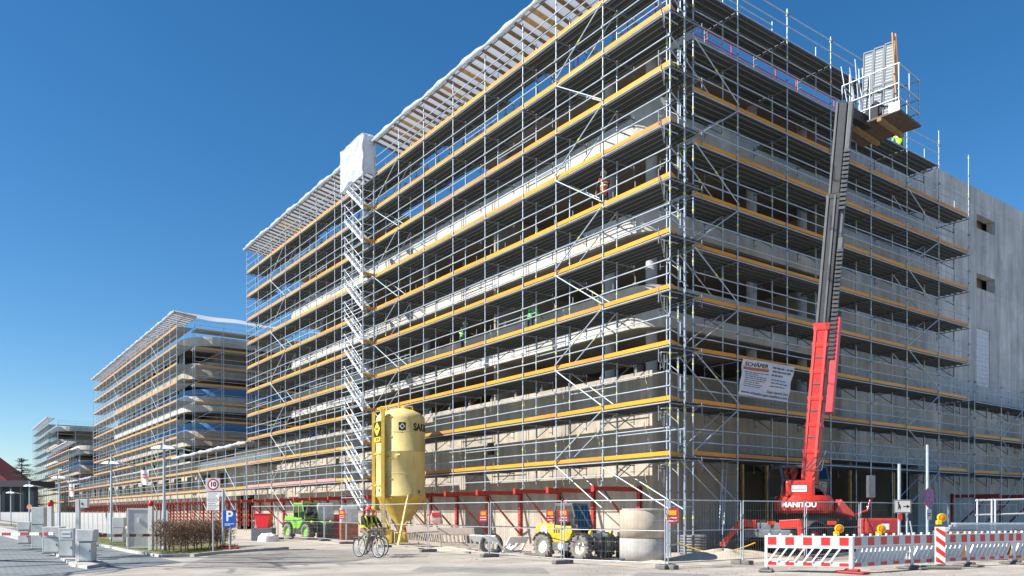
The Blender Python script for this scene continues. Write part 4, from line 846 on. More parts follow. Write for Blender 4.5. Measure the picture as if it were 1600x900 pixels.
    MB().box(1.72, 1.8, -.55, .55, .42, .5).box(1.72, 1.8, -.55, .55, .75, .82).box(1.72, 1.8, -.55, -.48, .1, 1.0).box(1.72, 1.8, .48, .55, .1, 1.0).box(1.72, 1.78, -.1, -.04, .3, .95).box(1.72, 1.78, .1, .04, .3, .95).build('fork_carriage', DARK, t)
    for y in (-.35, .35): MB().box(1.8, 1.86, y - .06, y + .06, .06, .85).box(1.86, 2.7, y - .06, y + .06, .06, .1).build('fork', DARK, t)
    MB().path([(.62, cy0 - .02, 1.3), (.9, cy0 - .2, 1.4), (.9, cy0 - .2, 1.5)], .015).box(.85, .92, cy0 - .3, cy0 - .12, 1.3, 1.55).build('mirror', DARK, t)
    for y in (-.6, .6): MB().tube((1.3, y, .98), (1.38, y, .98), .08, 12).build('headlight', YPLATE if lamp else WHITEP, t)
    MB().path([(-1.2, -.5, 1.3), (-1.3, -.5, 1.5)], .02).lathe([(.05, 0), (.06, .1), (.02, .14)], 10, T(cx0 + .2, -.3, cz1 + .06)).build('beacon', ORANGE, t)
    if num:
        MB().box(-1.05, -.72, -.755, -.741, .9, 1.2).build('number_plate', WHITEP, t); lettering(num, .26, INK, T(-.885, -.758, 1.05) @ UPR, t)
        MB().lathe([(0.001, 0), (.13, 0)], 18, T(.0, -.785, .46) @ UPR).build('round_sticker', WHITEP, t)
    t.scale = (sc,) * 3
    return t
YM = mat('machine_yellow', (0.60, 0.38, 0.02), 0.5, var=0.25, scale=5, bump=0.1); GM = mat('machine_green', (0.17, 0.46, 0.035), 0.5, var=0.25, scale=5, bump=0.1)
RIMW = mat('dirty_white_rim', (0.55, 0.53, 0.49), 0.6, var=0.3, scale=8); RIMG = mat('green_rim', (0.2, 0.5, 0.06), 0.5)
compact_handler('yellow compact telehandler parked behind the site fence in front of the concrete ring', at(897, 28.5), RIGHT_ANG - math.radians(46), YM, DGREY, DGREY, RIMW, DUSTY, '2').scale = (.93, .93, .96)
compact_handler('green compact telehandler parked by the red brackets left of the silo', at(482, 48.6), RIGHT_ANG - math.radians(44), GM, DARK, GM, RIMG, DUSTY, None, 1.08)

# ------------------------------------------------------------------ large red rotating telehandler (local X = picture right, Y = away)
mo = at(1265, 31.0); MT = thing('rotating_telehandler', 'large red rotating telehandler with its boom raised to the top of the right scaffold', 'telehandler', mo, RIGHT_ANG)
def mz(py, d=31.0): return zh(py, d)
def mx_(px, d=31.0): return (px - 1265) / FPX * d
CH = RZ(-RIGHT_ANG)                                           # chassis lies parallel to the right facade
ch = MB().box(-2.6, 2.9, -.55, .55, .75, 1.25, 0, CH).box(-2.7, -2.2, -1.0, 1.0, .7, 1.0, 0, CH).box(2.4, 2.95, -1.0, 1.0, .7, 1.0, 0, CH).build('chassis', DGREY, MT, bevel=0.03)
for x in (-1.5, 1.6):
    for y in (-1.02, 1.02):
        w = wheel(MT, (0, 0, 0), 0.62, 0.45, mat('red_rim', (0.4, 0.04, 0.03), 0.5), BLACK, 18); w.matrix_local = CH @ T(x, y, .62) @ Matrix.Rotation(PI / 2, 4, 'X')
        pts = [(x + .78 * math.cos(a), .62 + .72 * math.sin(a)) for a in [PI * (0.08 + .105 * k) for k in range(9)]] + [(x + .73 * math.cos(a), .62 + .67 * math.sin(a)) for a in [PI * (0.08 + .105 * k) for k in reversed(range(9))]]
        MB().prism(pts, y - .3, y + .3, CH).build('fender', DARK, MT)
MB().box(mx_(1323), mx_(1372), -1.7, -.9, .82, 1.42).build('engine_hood', mat('dull_red', (0.36, 0.04, 0.035), 0.5, var=0.15), MT, bevel=0.08)
MB().box(mx_(1346), mx_(1357), -1.712, -1.701, 1.0, 1.22).build('hood_sticker', WHITEP, MT)
for x, s in ((-2.55, -1), (2.75, 1)):
    for y in (-1, 1):
        MB().bar(CH @ Vector((x, y * .5, 1.2)), CH @ Vector((x - .1 * s, y * 1.3, 1.25)), .25, .3).bar(CH @ Vector((x, y * 1.25, 1.3)), CH @ Vector((x + s * .55, y * 1.75, .35)), .16, .2).lathe([(0.001, 0), (.3, 0.0), (.3, .06), (.12, .12), (.001, .12)], 14, CH @ T(x + s * .58, y * 1.8, .02)).build('outrigger', REDP, MT, bevel=0.02)
        MB().lathe([(0.001, 0), (.1, 0)], 14, CH @ T(x + s * .52, y * 1.75 - .14, .42) @ UPR).build('outrigger_sticker', WHITEP, MT)
for px, c in ((1183, 'o'), (1272, 'o')):
    MB().box(mx_(px) - .14, mx_(px) + .16, -1.75, -1.65, 1.18, 1.32).build('tail_light', mat('tail_red', (0.7, 0.06, 0.01), 0.3), MT)
MB().box(-1.55, -.95, -1.7, -1.45, .75, 1.25).box(-1.2, -.55, -1.75, -1.5, .7, 1.2).box(-1.95, -1.7, -1.65, -1.5, .75, 1.1).build('outrigger_housing', REDP, MT, bevel=0.03)
MB().box(-1.38, -1.15, -1.78, -1.7, .75, 1.22).box(-.85, -.65, -1.78, -1.7, .75, 1.22).build('hose_cover', DARK, MT)
MB().lathe([(.9, 1.25), (.9, 1.5), (.75, 1.6)], 28, T(0.0, 0, 0)).build('slew_ring', DARK, MT)
cwp = []
for a in [k * PI / 8 for k in range(9)]: cwp.append((-1.28 * (1 if a > PI / 2 else 0) + 0, 0))
cw = MB(); W0, W1 = mx_(1213), mx_(1300)
prof = [(W0, .2), (W0 + .02, -.75), (W0 + .25, -1.12), (W0 + .8, -1.3), ((W0 + W1) / 2, -1.34), (W1 - .8, -1.3), (W1 - .25, -1.12), (W1 - .02, -.75), (W1, .2)]
n = len(prof); zz = [(1.6, .92), (1.72, 1.0), (2.1, 1.0), (2.28, .9)]
for (za, sa), (zb_, sb) in zip(zz, zz[1:]):
    cm = (W0 + W1) / 2
    cw.add([(cm + (x - cm) * sa, y * sa, za) for x, y in prof] + [(cm + (x - cm) * sb, y * sb, zb_) for x, y in prof], [(i, i + 1, i + 1 + n, i + n) for i in range(n - 1)], 0, True)
cm = (W0 + W1) / 2; cw.add([(cm + (x - cm) * .9, y * .9, 2.28) for x, y in prof], [tuple(range(n))]); cw.add([(cm + (x - cm) * .92, y * .92, 1.6) for x, y in prof], [tuple(reversed(range(n)))])
TRT = RZ(-.38); cw.build('counterweight', REDP, MT, TRT)
lettering('MANITOU', .27, WHITEP, TRT @ T(mx_(1251), -1.352, 1.92) @ UPR, MT, 1.0, .012)
MB().prism([(mx_(1300) - .25, 1.68), (mx_(1300) + .55, 1.45), (mx_(1300) + .5, 1.6), (mx_(1300) + .0, 2.15)], -.9, .3).build('turret_flank', mat('pale_red', (0.50, 0.06, 0.05), 0.45), MT, bevel=0.04)
MB().box(mx_(1231), mx_(1273), -1.05, .3, 2.2, 2.86).build('boom_mount', REDP, MT, TRT, bevel=0.09)
MB().box(mx_(1240), mx_(1262), -1.066, -1.052, 2.42, 2.66).build('maker_plate', WHITEP, MT, TRT); MB().box(mx_(1241), mx_(1261), -1.07, -1.0665, 2.5, 2.53).build('plate_line', REDP, MT, TRT)
cb0, cb1 = mx_(1226), mx_(1298)
cabf = MB()
cz = [(.35, 2.25), (.2, 2.9), (.45, 3.42), (1.6, 3.42), (1.95, 2.9), (1.9, 2.2)]
for x in (cb0, cb1):
    for p, q in zip(cz, cz[1:]): cabf.bar((x, p[0], p[1]), (x, q[0], q[1]), .08, .08)
    cabf.bar((x, .35, 2.25), (x, 1.9, 2.2), .08, .08)
for p in cz: cabf.bar((cb0, p[0], p[1]), (cb1, p[0], p[1]), .08, .08)
cabf.box(cb0, cb1, .4, 1.7, 3.42, 3.5); cabf.build('cab_frame', DGREY, MT, bevel=0.02)
glasspane('cab_window', [(cb1 + .02, *p) for p in cz], MT); glasspane('cab_window', [(cb0 - .02, *p) for p in reversed(cz)], MT)
glasspane('cab_window', [(cb0, cz[0][0], cz[0][1]), (cb1, cz[0][0], cz[0][1]), (cb1, cz[1][0], cz[1][1]), (cb0, cz[1][0], cz[1][1])], MT); glasspane('cab_window', [(cb0, cz[1][0], cz[1][1]), (cb1, cz[1][0], cz[1][1]), (cb1, cz[2][0], cz[2][1]), (cb0, cz[2][0], cz[2][1])], MT)
# boom
tipd = 29.2; base = Vector((mx_(1263), -.35, 3.0)); tip = Vector(((1341 - 1265) / FPX * tipd + 0 * tipd, -.6, zh(128, tipd)))
tip.x = (1341 - 800) / FPX * tipd - (1265 - 800) / FPX * 31.0
def bp_(t): return base.lerp(tip, t)
bd = (tip - base).normalized(); bs = bd.cross(Vector((0, 1, 0))).normalized() * -1
bu = Vector((-.5, -.866, 0)); bu = (bu - bd * bu.dot(bd)).normalized(); bs = bd.cross(bu).normalized()
if bs.x < 0: bs = -bs
def boomsec(name, t0, t1, w, dpt, m, off=0.0, offy=0.0, bev=0.03):
    a = bp_(t0) + bs * off + bu * -offy; b = bp_(t1) + bs * off + bu * -offy; return MB().bar(a, b, w, dpt, up=bu).build(name, m, MT, bevel=bev)
DKM = mat('black_boom', (0.022, 0.024, 0.028), 0.5, 0.0, var=0.2, scale=3); LGM = mat('grey_boom_side', (0.09, 0.095, 0.10), 0.5, 0.0, var=0.15, scale=3)
boomsec('outer_boom', -.02, .40, .55, .66, REDP, -.06)
boomsec('boom_edge', -.01, .395, .1, .05, mat('pale_red_edge', (0.52, 0.06, 0.05), 0.4), -.27, -.34, 0.01); boomsec('boom_edge', -.01, .395, .1, .05, MATS['pale_red_edge'], .13, -.34, 0.01)
for t_ in (.06, .13, .2, .27, .34): boomsec('boom_pad', t_, t_ + .012, .6, .7, REDP, -.06)
for t_ in (.1, .17, .24, .31): boomsec('boom_bolt_row', t_, t_ + .006, .3, .68, DARK, -.06)
boomsec('boom_collar', .385, .405, .61, .72, REDP, -.06)
boomsec('hose_box', .17, .42, .26, .4, mat('pink_red', (0.50, 0.05, 0.06), 0.45), .46, -.1)
boomsec('middle_boom', .405, .74, .50, .58, DKM, -.05); boomsec('boom_rib', .405, .74, .09, .05, LGM, -.24, -.31, 0.008); boomsec('boom_rib', .405, .74, .07, .05, LGM, .02, -.31, 0.008)
boomsec('boom_collar', .73, .745, .54, .62, DKM, -.05)
boomsec('inner_boom', .745, .985, .42, .48, DKM, -.05); boomsec('boom_rib', .745, .985, .07, .05, LGM, -.2, -.26, 0.008)
boomsec('side_rail', .42, .63, .2, .34, LGM, .32, -.05); boomsec('side_rail', .63, .985, .18, .3, LGM, .27, -.05)
for (ta, tb, of) in ((.31, .60, .36), (.70, .86, .30)):
    nk = int((tb - ta) * 14.8 / .16)
    for i in range(nk):
        t = ta + (tb - ta) * i / nk; a = bp_(t) + bs * of + bu * .3; b = bp_(t + (tb - ta) / nk * .6) + bs * of + bu * .3; MB().bar(a, b, .22, .12, up=bu).build('chain_link', DARK, MT)
for i in range(4): MB().path([bp_(.02) + Vector((-.5 + .12 * i, -.45, -.1)), bp_(.04) + Vector((-.2 + .1 * i, -.6, .1 - .15 * i)), bp_(.05) + Vector((.3, -.5, .1 + .05 * i))], .025, 6).build('hydraulic_hose', DARK, MT)
MB().tube((mx_(1300) + 1.3, -.5, 2.05), (mx_(1300) + 1.3, -.5, 3.6), .02).box(mx_(1300) + 1.15, mx_(1300) + 1.42, -.6, -.4, 2.2, 3.05).build('mirror_arm', DGREY, MT, bevel=0.05)
MB().path([(mx_(1300) + .6, -.7, 1.55), (mx_(1300) + 1.1, -.6, 1.7), (mx_(1300) + 1.28, -.5, 2.2)], .03).path([(mx_(1300) + .6, -.6, 1.55), (mx_(1300) + 1.2, -.5, 1.75), (mx_(1300) + 1.34, -.5, 2.2)], .025).build('mirror_stay', REDP, MT)
# cage at the boom end
inv = MT.matrix_basis.inverted() if False else (T(*mo) @ RZ(RIGHT_ANG)).inverted()
def camloc(X, Y, z): return Vector((X - (1265 - 800) / FPX * 31.0, Y - 31.0, z))
ca = Vector((.66, -.75, 0)).normalized(); cbv = Vector((.75, .66, 0)).normalized(); c00 = camloc(13.15, 31.7, 0); fz = 16.85; LA, LB = 2.2, 1.85
def cp(a, b, z): return c00 + ca * a + cbv * b + Vector((0, 0, z))
cg = MB()
for z in (fz + .45, fz + 1.0, fz + 1.75): cg.path([cp(0, 0, z), cp(LA, 0, z), cp(LA, LB, z), cp(0, LB, z), cp(0, 0, z)], .03, 8)
for a, b in ((0, 0), (LA / 2, 0), (LA, 0), (LA, LB / 2), (LA, LB), (LA / 2, LB), (0, LB), (0, LB / 2)): cg.tube(cp(a, b, fz), cp(a, b, fz + 1.75), .025, 8)
cg.build('cage_railing', GALV, MT)
def hull(p4, z0, z1): return MB().add([(*(q.xy), z0) for q in p4] + [(*(q.xy), z1) for q in p4], [(3, 2, 1, 0), (4, 5, 6, 7), (0, 1, 5, 4), (1, 2, 6, 5), (2, 3, 7, 6), (3, 0, 4, 7)])
hull([cp(-.05, -.05, 0), cp(LA + .05, -.05, 0), cp(LA + .05, LB + .05, 0), cp(-.05, LB + .05, 0)], fz - .08, fz).build('cage_floor', mat('dark_ply', (0.10, 0.075, 0.055), 0.7, var=0.3), MT)
for a0, a1 in ((-.05, .3), (LA - .35, LA + .05)): hull([cp(a0, -.07, 0), cp(a1, -.07, 0), cp(a1, -.04, 0), cp(a0, -.04, 0)], fz - .05, fz + .3).build('kick_plate', WHITEP, MT)
for a in (.55, 1.5): MB().bar(cp(a, -.1, fz - .15), cp(a, LB + .1, fz - .15), .16, .14).build('floor_beam', WOOD, MT)
MB().bar(bp_(.97), cp(.8, .5, fz + .1), .3, .4).bar(cp(.75, .3, fz + .1), cp(1.3, .5, fz + .7), .15, .5).build('cage_mount', DKM, MT)
# load standing in the cage: decks, boards and tubes
W2 = T(*mo) @ RZ(RIGHT_ANG)
DK2 = mat('light_deck', (0.12, 0.155, 0.19), 0.6, 0.0, var=0.12, scale=3); DK3 = mat('deck_edge_steel', (0.13, 0.16, 0.19), 0.55, var=0.1)
for i, nm in enumerate(('leftmost', 'middle', 'rightmost')):
    dt = thing('scaffold_deck', f'grey perforated steel deck standing upright in the lifted cage, {nm} of three', 'scaffold deck', W2 @ cp(.72 + i * .42, .5, fz + .02), RIGHT_ANG + math.radians(-38), 'decks in the lifted cage')
    tl = Matrix.Rotation(-.06, 4, 'X') @ Matrix.Rotation(.02, 4, 'Y')
    MB().box(-.17, .17, -.01, .01, 0, 3.0).build('deck_sheet', DK2, dt, tl)
    MB().box(-.19, -.155, -.04, .03, 0, 3.05).box(.155, .19, -.04, .03, 0, 3.05).box(-.154, .154, -.04, .03, 3.0, 3.05).box(-.154, .154, -.04, .0, 1.45, 1.52).build('deck_edge', DK3, dt, tl)
    pfm = MB().box(-.13, .13, -.016, -.0105, 0, .035).mesh('perforation', GALVD)
    for j in range(24): inst('perforation', pfm, tl @ T(0, 0, .12 + j * .118), dt)
for i in range(2):
    o = MB().box(-.02, .02, -.09, .09, 0, 3.15).build('toe_board', YEL); o.matrix_world = W2 @ T(*cp(1.98 + i * .06, .35 + .15 * i, fz)) @ RZ(-.6) @ Matrix.Rotation(-.05, 4, 'Y'); tag(o, 'yellow toe board standing upright at the right side of the lifted cage', 'board', 'toe boards in the cage')
for i in range(9):
    r_ = random.Random(i); o = MB().tube((0, 0, 0), (r_.uniform(-.45, .1), r_.uniform(-.2, .2), r_.uniform(2.0, 2.9)), .025, 8).build('scaffold_tube', GALV); o.matrix_world = W2 @ T(*cp(.12 + .07 * i, .2 + r_.uniform(0, .9), fz)); tag(o, 'loose scaffold tube standing in the left part of the lifted cage', 'tube', 'tubes in the cage')
# ------------------------------------------------------------------ site fence
FOOTM = mat('fence_foot', (0.16, 0.15, 0.14), 0.9, var=0.3, scale=6, bump=0.4)
def fence_panel(label, p, q, h=2.0, foot=True, cat='fence panel', group='site fence panels'):
    p = Vector(p); q = Vector(q); d = q - p; L_ = d.length
    f = thing('fence_panel', label, 'fence panel', p, math.atan2(d.y, d.x), group)
    e = .06
    MB().path([(e, 0, .08), (e, 0, h), (L_ - e, 0, h), (L_ - e, 0, .08)], .018, 8).tube((e, 0, .16), (L_ - e, 0, .16), .018, 6).tube((e, 0, h * .55), (L_ - e, 0, h * .55), .014, 6).build('frame', mat('fence_steel', (0.40, 0.44, 0.48), 0.5, 0.3, var=0.15, scale=6), f)
    w = MB(); n = int(L_ / .13)
    for i in range(1, n): x = e + (L_ - 2 * e) * i / n; w.tube((x, 0, .16), (x, 0, h), .0022, 3, caps=False)
    for z in (.45, .75, 1.4, 1.7): w.tube((e, 0, z), (L_ - e, 0, z), .0022, 3, caps=False)
    o = w.build('wire_mesh', GALVD, f); o['kind'] = 'stuff'
    if foot: MB().box(-.12, .12, -.36, .36, 0, .13).build('foot', FOOTM, f, bevel=0.03)
    MB().box(-.05, .05, -.04, .04, h * .75, h * .75 + .08).build('clamp', GALVD, f)
    return f
FL = [G(1042, 889), G(879, 881), G(765, 870.5), G(669, 862.5), G(600, 855.5), G(541, 850)]
names = ['beside the concrete ring pipe', 'in front of the yellow telehandler', 'in front of the leaning grey barriers', 'in front of the yellow silo legs', 'left of the yellow silo, behind the cyclists']
for (a, b), nm in zip(zip(FL, FL[1:]), names): fence_panel('galvanised mesh fence panel ' + nm, a, b)
FL2 = [G(541, 850), G(507, 845.5), G(434, 843), G(393, 841)]
for (a, b), nm in zip(zip(FL2, FL2[1:]), ['right of the green telehandler', 'in front of the green telehandler', 'left of the green telehandler, by the parking sign']): fence_panel('low mesh fence panel ' + nm, a, b)
c = FL[0]; xs = [c.x, c.x + 3.5, c.x + 7.0, c.x + 10.5, c.x + 14.0, c.x + 17.5, c.x + 21, c.x + 24.5]
nm2 = ['right of the concrete ring, below the scaffold corner', 'at the outrigger of the red telehandler', 'in front of the red telehandler turret', 'behind the arrow sign', 'behind the no-stopping sign', 'behind the white pipe railing', 'at the far right edge, behind the white pipe railing']
for a, b, nm in zip(xs, xs[1:], nm2): fence_panel('galvanised mesh fence panel ' + nm, (a, c.y + (a - c.x) * 0.02, 0), (b, c.y + (b - c.x) * 0.02, 0))
RSIGN = mat('sign_red', (0.62, 0.02, 0.025), 0.45); YSIGN = mat('sign_amber', (0.85, 0.45, 0.01), 0.45)
def small_plate(px, py, d, label, w=.34, h=.44):
    s = thing('warning_plate', label, 'warning sign', at(px, d, zh(py, d)), RIGHT_ANG)
    MB().box(-w / 2, w / 2, -.012, 0, -h / 2, h / 2).build('plate', RSIGN, s); MB().box(-w * .32, w * .32, -.017, -.0125, .02, h * .38).build('pictogram', YSIGN, s)
    for k in range(2): MB().box(-w * .36, w * .36, -.016, -.0125, -h * .38 + k * .09, -h * .3 + k * .09).build('text_line', WHITEP, s)
small_plate(1051, 806, 23.6, 'red warning plate on the fence right of the concrete ring')
small_plate(880, 806, 26.5, 'red warning plate on the fence in front of the yellow telehandler cab')
small_plate(860, 806, 27.0, 'red warning plate just left of the one before the yellow cab', .28, .4)
small_plate(755, 806, 29.6, 'red warning plate on the fence right of the silo', .3, .42)
small_plate(584, 806, 38.5, 'red warning plate on the fence behind the cyclists', .3, .45)
small_plate(534, 804, 41, 'red and orange warning plate on the fence left of the cyclists', .3, .45)
# ------------------------------------------------------------------ barrier boards
BW = mat('barrier_white', (0.70, 0.70, 0.68), 0.5, var=0.08, scale=4); BR = mat('barrier_red', (0.62, 0.03, 0.025), 0.4, var=0.08); BG = mat('barrier_grey_film', (0.50, 0.53, 0.56), 0.35, var=0.06)
FEETR = mat('red_rubber', (0.36, 0.04, 0.04), 0.85, var=0.25, scale=6)
def barrier(label, p, q, m=BW, stripes=True, slats='diag', group='red and white barrier boards', tilt=0.0):
    p = Vector(p); q = Vector(q); d = q - p; L_ = d.length; b = thing('barrier_board', label, 'barrier', p, math.atan2(d.y, d.x), group)
    Mt = Matrix.Rotation(tilt, 4, 'X'); y0, y1 = -.03, .03
    MB().box(.0, .07, y0, y1, .12, 1.0).box(L_ - .07, L_, y0, y1, .12, 1.0).box(.07, L_ - .07, y0, y1, .70, 1.0).box(.07, L_ - .07, y0, y1, .17, .30).box(.07, L_ - .07, y0 + .01, y1 - .01, .66, .70).build('frame', m, b, Mt, bevel=0.01)
    n = 9
    if stripes:
        sm = {c: MB().box(0, (L_ - .16) / n, -.034, -.0305, 0, .22).mesh('stripe', mm) for c, mm in (('r', BR), ('g', BG))}; sl = {c: MB().box(0, (L_ - .16) / n, -.034, -.0305, 0, .09).mesh('stripe', mm) for c, mm in (('r', BR), ('g', BG))}
        for i in range(n):
            cc = 'r' if i % 2 == 0 else 'g'; inst('stripe', sm[cc], T(.08 + i * (L_ - .16) / n, 0, .745), b); inst('stripe', sl[cc], T(.08 + i * (L_ - .16) / n, 0, .19), b)
    k = int((L_ - .14) / .21)
    for i in range(k):
        x = .1 + (L_ - .2) * i / k
        if slats == 'diag': me = MB().bar((0, 0, .295), (.26, 0, .665), .04, .13, up=(0, 1, 0)).mesh('slat', m) if i == 0 else me; inst('slat', me, Mt @ T(min(x, L_ - .34), 0, 0), b) if x < L_ - .33 else None
        else: me = MB().box(-.035, .035, -.02, .02, .29, .67).mesh('slat', m) if i == 0 else me; inst('slat', me, Mt @ T(x + .05, 0, 0), b)
    if stripes:
        pgm = MB().box(-.03, .03, -.025, .025, 1.0, 1.055).mesh('peg', m)
        for i in range(8): inst('peg', pgm, T(.12 + i * (L_ - .24) / 7, 0, 0), b)
        for x in (.03,): MB().box(x - .18, x + .18, -.42, .42, 0.012, .07).box(x - .08, x + .08, -.2, .2, .07, .13).build('foot', FEETR if int(p.x * 7) % 2 else FOOTM, b, bevel=0.03)
    return b
BPT = [(1195, 893), (1331, 896.5), (1424, 889.5), (1512, 885), (1584, 881.5), (1655, 878)]
bn = ['leftmost of the row, nearest the sand mound', 'second from the left, right of the nearest corner post', 'third from the left, below the arrow sign', 'fourth from the left, right of the striped beacon', 'cut by the right edge of the picture']
for (a, b), nm in zip(zip(BPT, BPT[1:]), bn): barrier('red and white plastic barrier board, ' + nm, G(*a), G(*b))
BRN = mat('dusty_plastic', (0.33, 0.28, 0.24), 0.75, var=0.15, scale=4)
barrier('dusty brown barrier board leaning below the silo', G(640, 853) , G(690, 858), BRN, False, 'v', 'leaning dusty barrier boards', 0.18)
barrier('dusty brown barrier board leaning right of the silo, by the tyre', G(689, 858.5), G(745, 860), BRN, False, 'v', 'leaning dusty barrier boards', 0.22)
barrier('white barrier board lying slanted beside the black tyre', G(752, 866), G(792, 868), BW, False, 'diag', 'leaning barrier boards', 0.7)
barrier('second white barrier board lying right of the black tyre', G(782, 868), G(812, 867), BW, False, 'diag', 'leaning barrier boards', 0.75)
ty = thing('tyre', 'black tyre leaning on the white barrier boards', 'tyre', G(768, 868), RIGHT_ANG); ty.scale = (.8, .8, .8)
MB().lathe([(.36, -.09), (.42, -.12), (.52, -.11), (.55, 0), (.52, .11), (.42, .12), (.36, .09)], 32, T(0, 0, .54) @ Matrix.Rotation(PI / 2 - .25, 4, 'X')).build('tread', BLACK, ty)
MB().lathe([(.35, -.085), (.345, 0), (.35, .085)], 32, T(0, 0, .54) @ Matrix.Rotation(PI / 2 - .25, 4, 'X')).build('bead', DUSTY, ty)
# warning lamps and beacon
AMB = mat('amber_lens', (0.70, 0.24, 0.004), 0.18, var=0.06); YB = mat('lamp_yellow', (0.80, 0.50, 0.01), 0.4)
def lamp(px, py, d, label):
    l = thing('warning_lamp', label, 'warning lamp', at(px, d, zh(py, d) - .15), RIGHT_ANG); l.scale = (.8, .8, .8)
    MB().box(-.16, .02, -.07, .07, 0, .15).build('battery_case', YB, l, bevel=0.02)
    MB().lathe([(.12, -.045), (.15, -.04), (.155, .0), (.15, .04), (.12, .045)], 24, T(.03, 0, .25) @ Matrix.Rotation(PI / 2, 4, 'X'), smooth=False).build('lamp_ring', YB, l)
    for s in (-1, 1): MB().lathe([(.001, .066), (.04, .062), (.08, .052), (.1, .046)] if s > 0 else [(.1, -.046), (.08, -.052), (.04, -.062), (.001, -.066)], 20, T(.03, 0, .25) @ Matrix.Rotation(PI / 2, 4, 'X')).build('lens', AMB, l)
lamp(1310, 829, 22.2, 'yellow warning lamp on the leftmost barrier board'); lamp(1376, 829, 22.8, 'yellow warning lamp on the second barrier board')
lb = at(1469, 23.0); bk = thing('striped_beacon', 'upright red and white striped beacon in front of the barrier boards', 'beacon', lb, RIGHT_ANG - .1)
MB().box(-.14, .14, -.03, .03, .13, 1.22).build('panel', WHITEP, bk, bevel=0.01)
for i in range(4):
    z = .2 + i * .3; pts = [(-.13, max(.14, z)), (-.13, z + .15), (.13, z - .05), (.13, z - .2)]
    pts = [(-.13, min(1.21, z + .02)), (-.13, min(1.21, z + .17)), (.13, max(.14, z - .03)), (.13, max(.14, z - .18))]
    MB().prism(pts, -.036, -.0305).build('red_stripe', BR, bk)
MB().box(-.5, .5, -.22, .22, .012, .1).box(-.12, .12, -.08, .08, .1, .16).build('rubber_foot', FOOTM, bk, bevel=0.03)
lamp(1470, 811.5, 23.0, 'yellow warning lamp on top of the striped beacon')
# ------------------------------------------------------------------ signs on posts
BLUES = mat('sign_blue', (0.012, 0.09, 0.42), 0.4, var=0.04); PLATE = mat('sign_grey', (0.50, 0.51, 0.52), 0.45, var=0.05); PWH = mat('sign_white', (0.78, 0.78, 0.76), 0.45, var=0.04)
def disc(mb, r, y, M, mi=0, n=28, ri=0.0):
    mb.lathe([(ri + .0005, 0), (r, 0)], n, M @ T(0, y, 0) @ UPR, mi, smooth=False)
def post_sign(name, label, px, d, ztop, r=.032):
    s = thing(name, label, 'sign', at(px, d), RIGHT_ANG); MB().tube((0, 0, 0), (0, 0, ztop), r, 10).build('post', GALV, s); return s
def rplate(s, x0, x1, z0, z1, m, y=-.045, name='plate', th=.006): return MB().box(x0, x1, y - th, y, z0, z1).build(name, m, s)
s = post_sign('speed_sign', 'grey speed limit sign with red ring and plates below, by the hedge', 333, 33.2, zh(747, 33.2))
k = 33.2 / FPX
rplate(s, -.30, .31, zh(767.5, 33.2), zh(747, 33.2), PLATE)
mb = MB(); Mz = T(.02, 0, zh(757, 33.2)); disc(mb, .24, -.053, Mz); mb.build('red_ring', mat('ring_red', (0.45, 0.03, 0.03), 0.4), s); mb = MB(); disc(mb, .175, -.056, Mz); mb.build('white_field', PWH, s)
lettering('10', .27, INK, Mz @ T(0, -.06, 0) @ UPR, s, .95, .012)
for a, b in ((769.5, 780.5), (782, 789), (790, 797)):
    rplate(s, -.25, .27, zh(b, 33.2), zh(a, 33.2), PWH)
    nl = 3 if b - a > 8 else 2
    for i in range(nl): zz_ = zh(a, 33.2) - (i + .7) * (b - a) * k / (nl + .4); rplate(s, -.2, .2 - .08 * (i % 2), zz_ - .012, zz_ + .012, DGREY, -.052, 'text_line', .002)
s = post_sign('parking_sign', 'blue parking sign on a thin post beside the hedge', 359, 34.5, zh(797, 34.5), .028)
rplate(s, -.28, .28, zh(823.5, 34.5), zh(797, 34.5), BLUES); rplate(s, -.265, .265, zh(823.0, 34.5), zh(797.5, 34.5), BLUES, -.0515, 'border_field', .002)
lettering('P', .62, PWH, T(0, -.057, zh(807, 34.5)) @ UPR, s, 1.0, .012)
for i in range(2): rplate(s, -.2, .2 - .15 * i, zh(818.5 + 2 * i, 34.5) - .012, zh(818.5 + 2 * i, 34.5) + .012, PWH, -.056, 'text_line', .002)
o = MB().tube((0, 0, 0), (0, 0, zh(765, 36)), .05, 10).tube((0, 0, zh(765, 36)), (0, 0, zh(765, 36) + .03), .055, 10).build('bare_post', GALV); o.location = at(348.5, 36); tag(o, 'bare galvanised post just left of the blue parking sign', 'post')
o = MB().box(-.55, .55, -.2, .2, .0, .09).box(-.3, .3, -.12, .12, .09, .17).build('barrier_weight', FEETR, bevel=0.04); o.location = at(353, 35.6); o.rotation_euler = (0, 0, RIGHT_ANG + .1); tag(o, 'red rubber barrier foot lying under the parking sign', 'barrier weight')
s = post_sign('arrow_sign', 'white pedestrian arrow sign on a tall post behind the barriers', 1405, 26.2, zh(725, 26.2), .05)
z0, z1 = zh(801.5, 26.2), zh(781, 26.2); rplate(s, -.2, .36, z0, z1, GREYW, -.06); cz_ = (z0 + z1) / 2
for (x0, x1, a, b) in ((-.19, .35, z1 - .03, z1 - .012), (-.19, .35, z0 + .012, z0 + .03), (-.19, -.172, z0 + .02, z1 - .02), (.332, .35, z0 + .02, z1 - .02)): rplate(s, x0, x1, a, b, INK, -.0665, 'border', .002)
MB().box(.1, .24, -.07, -.067, cz_ - .015, cz_ + .015).prism([(.22, cz_ - .06), (.32, cz_), (.22, cz_ + .06)], -.07, -.067).build('arrow', INK, s)
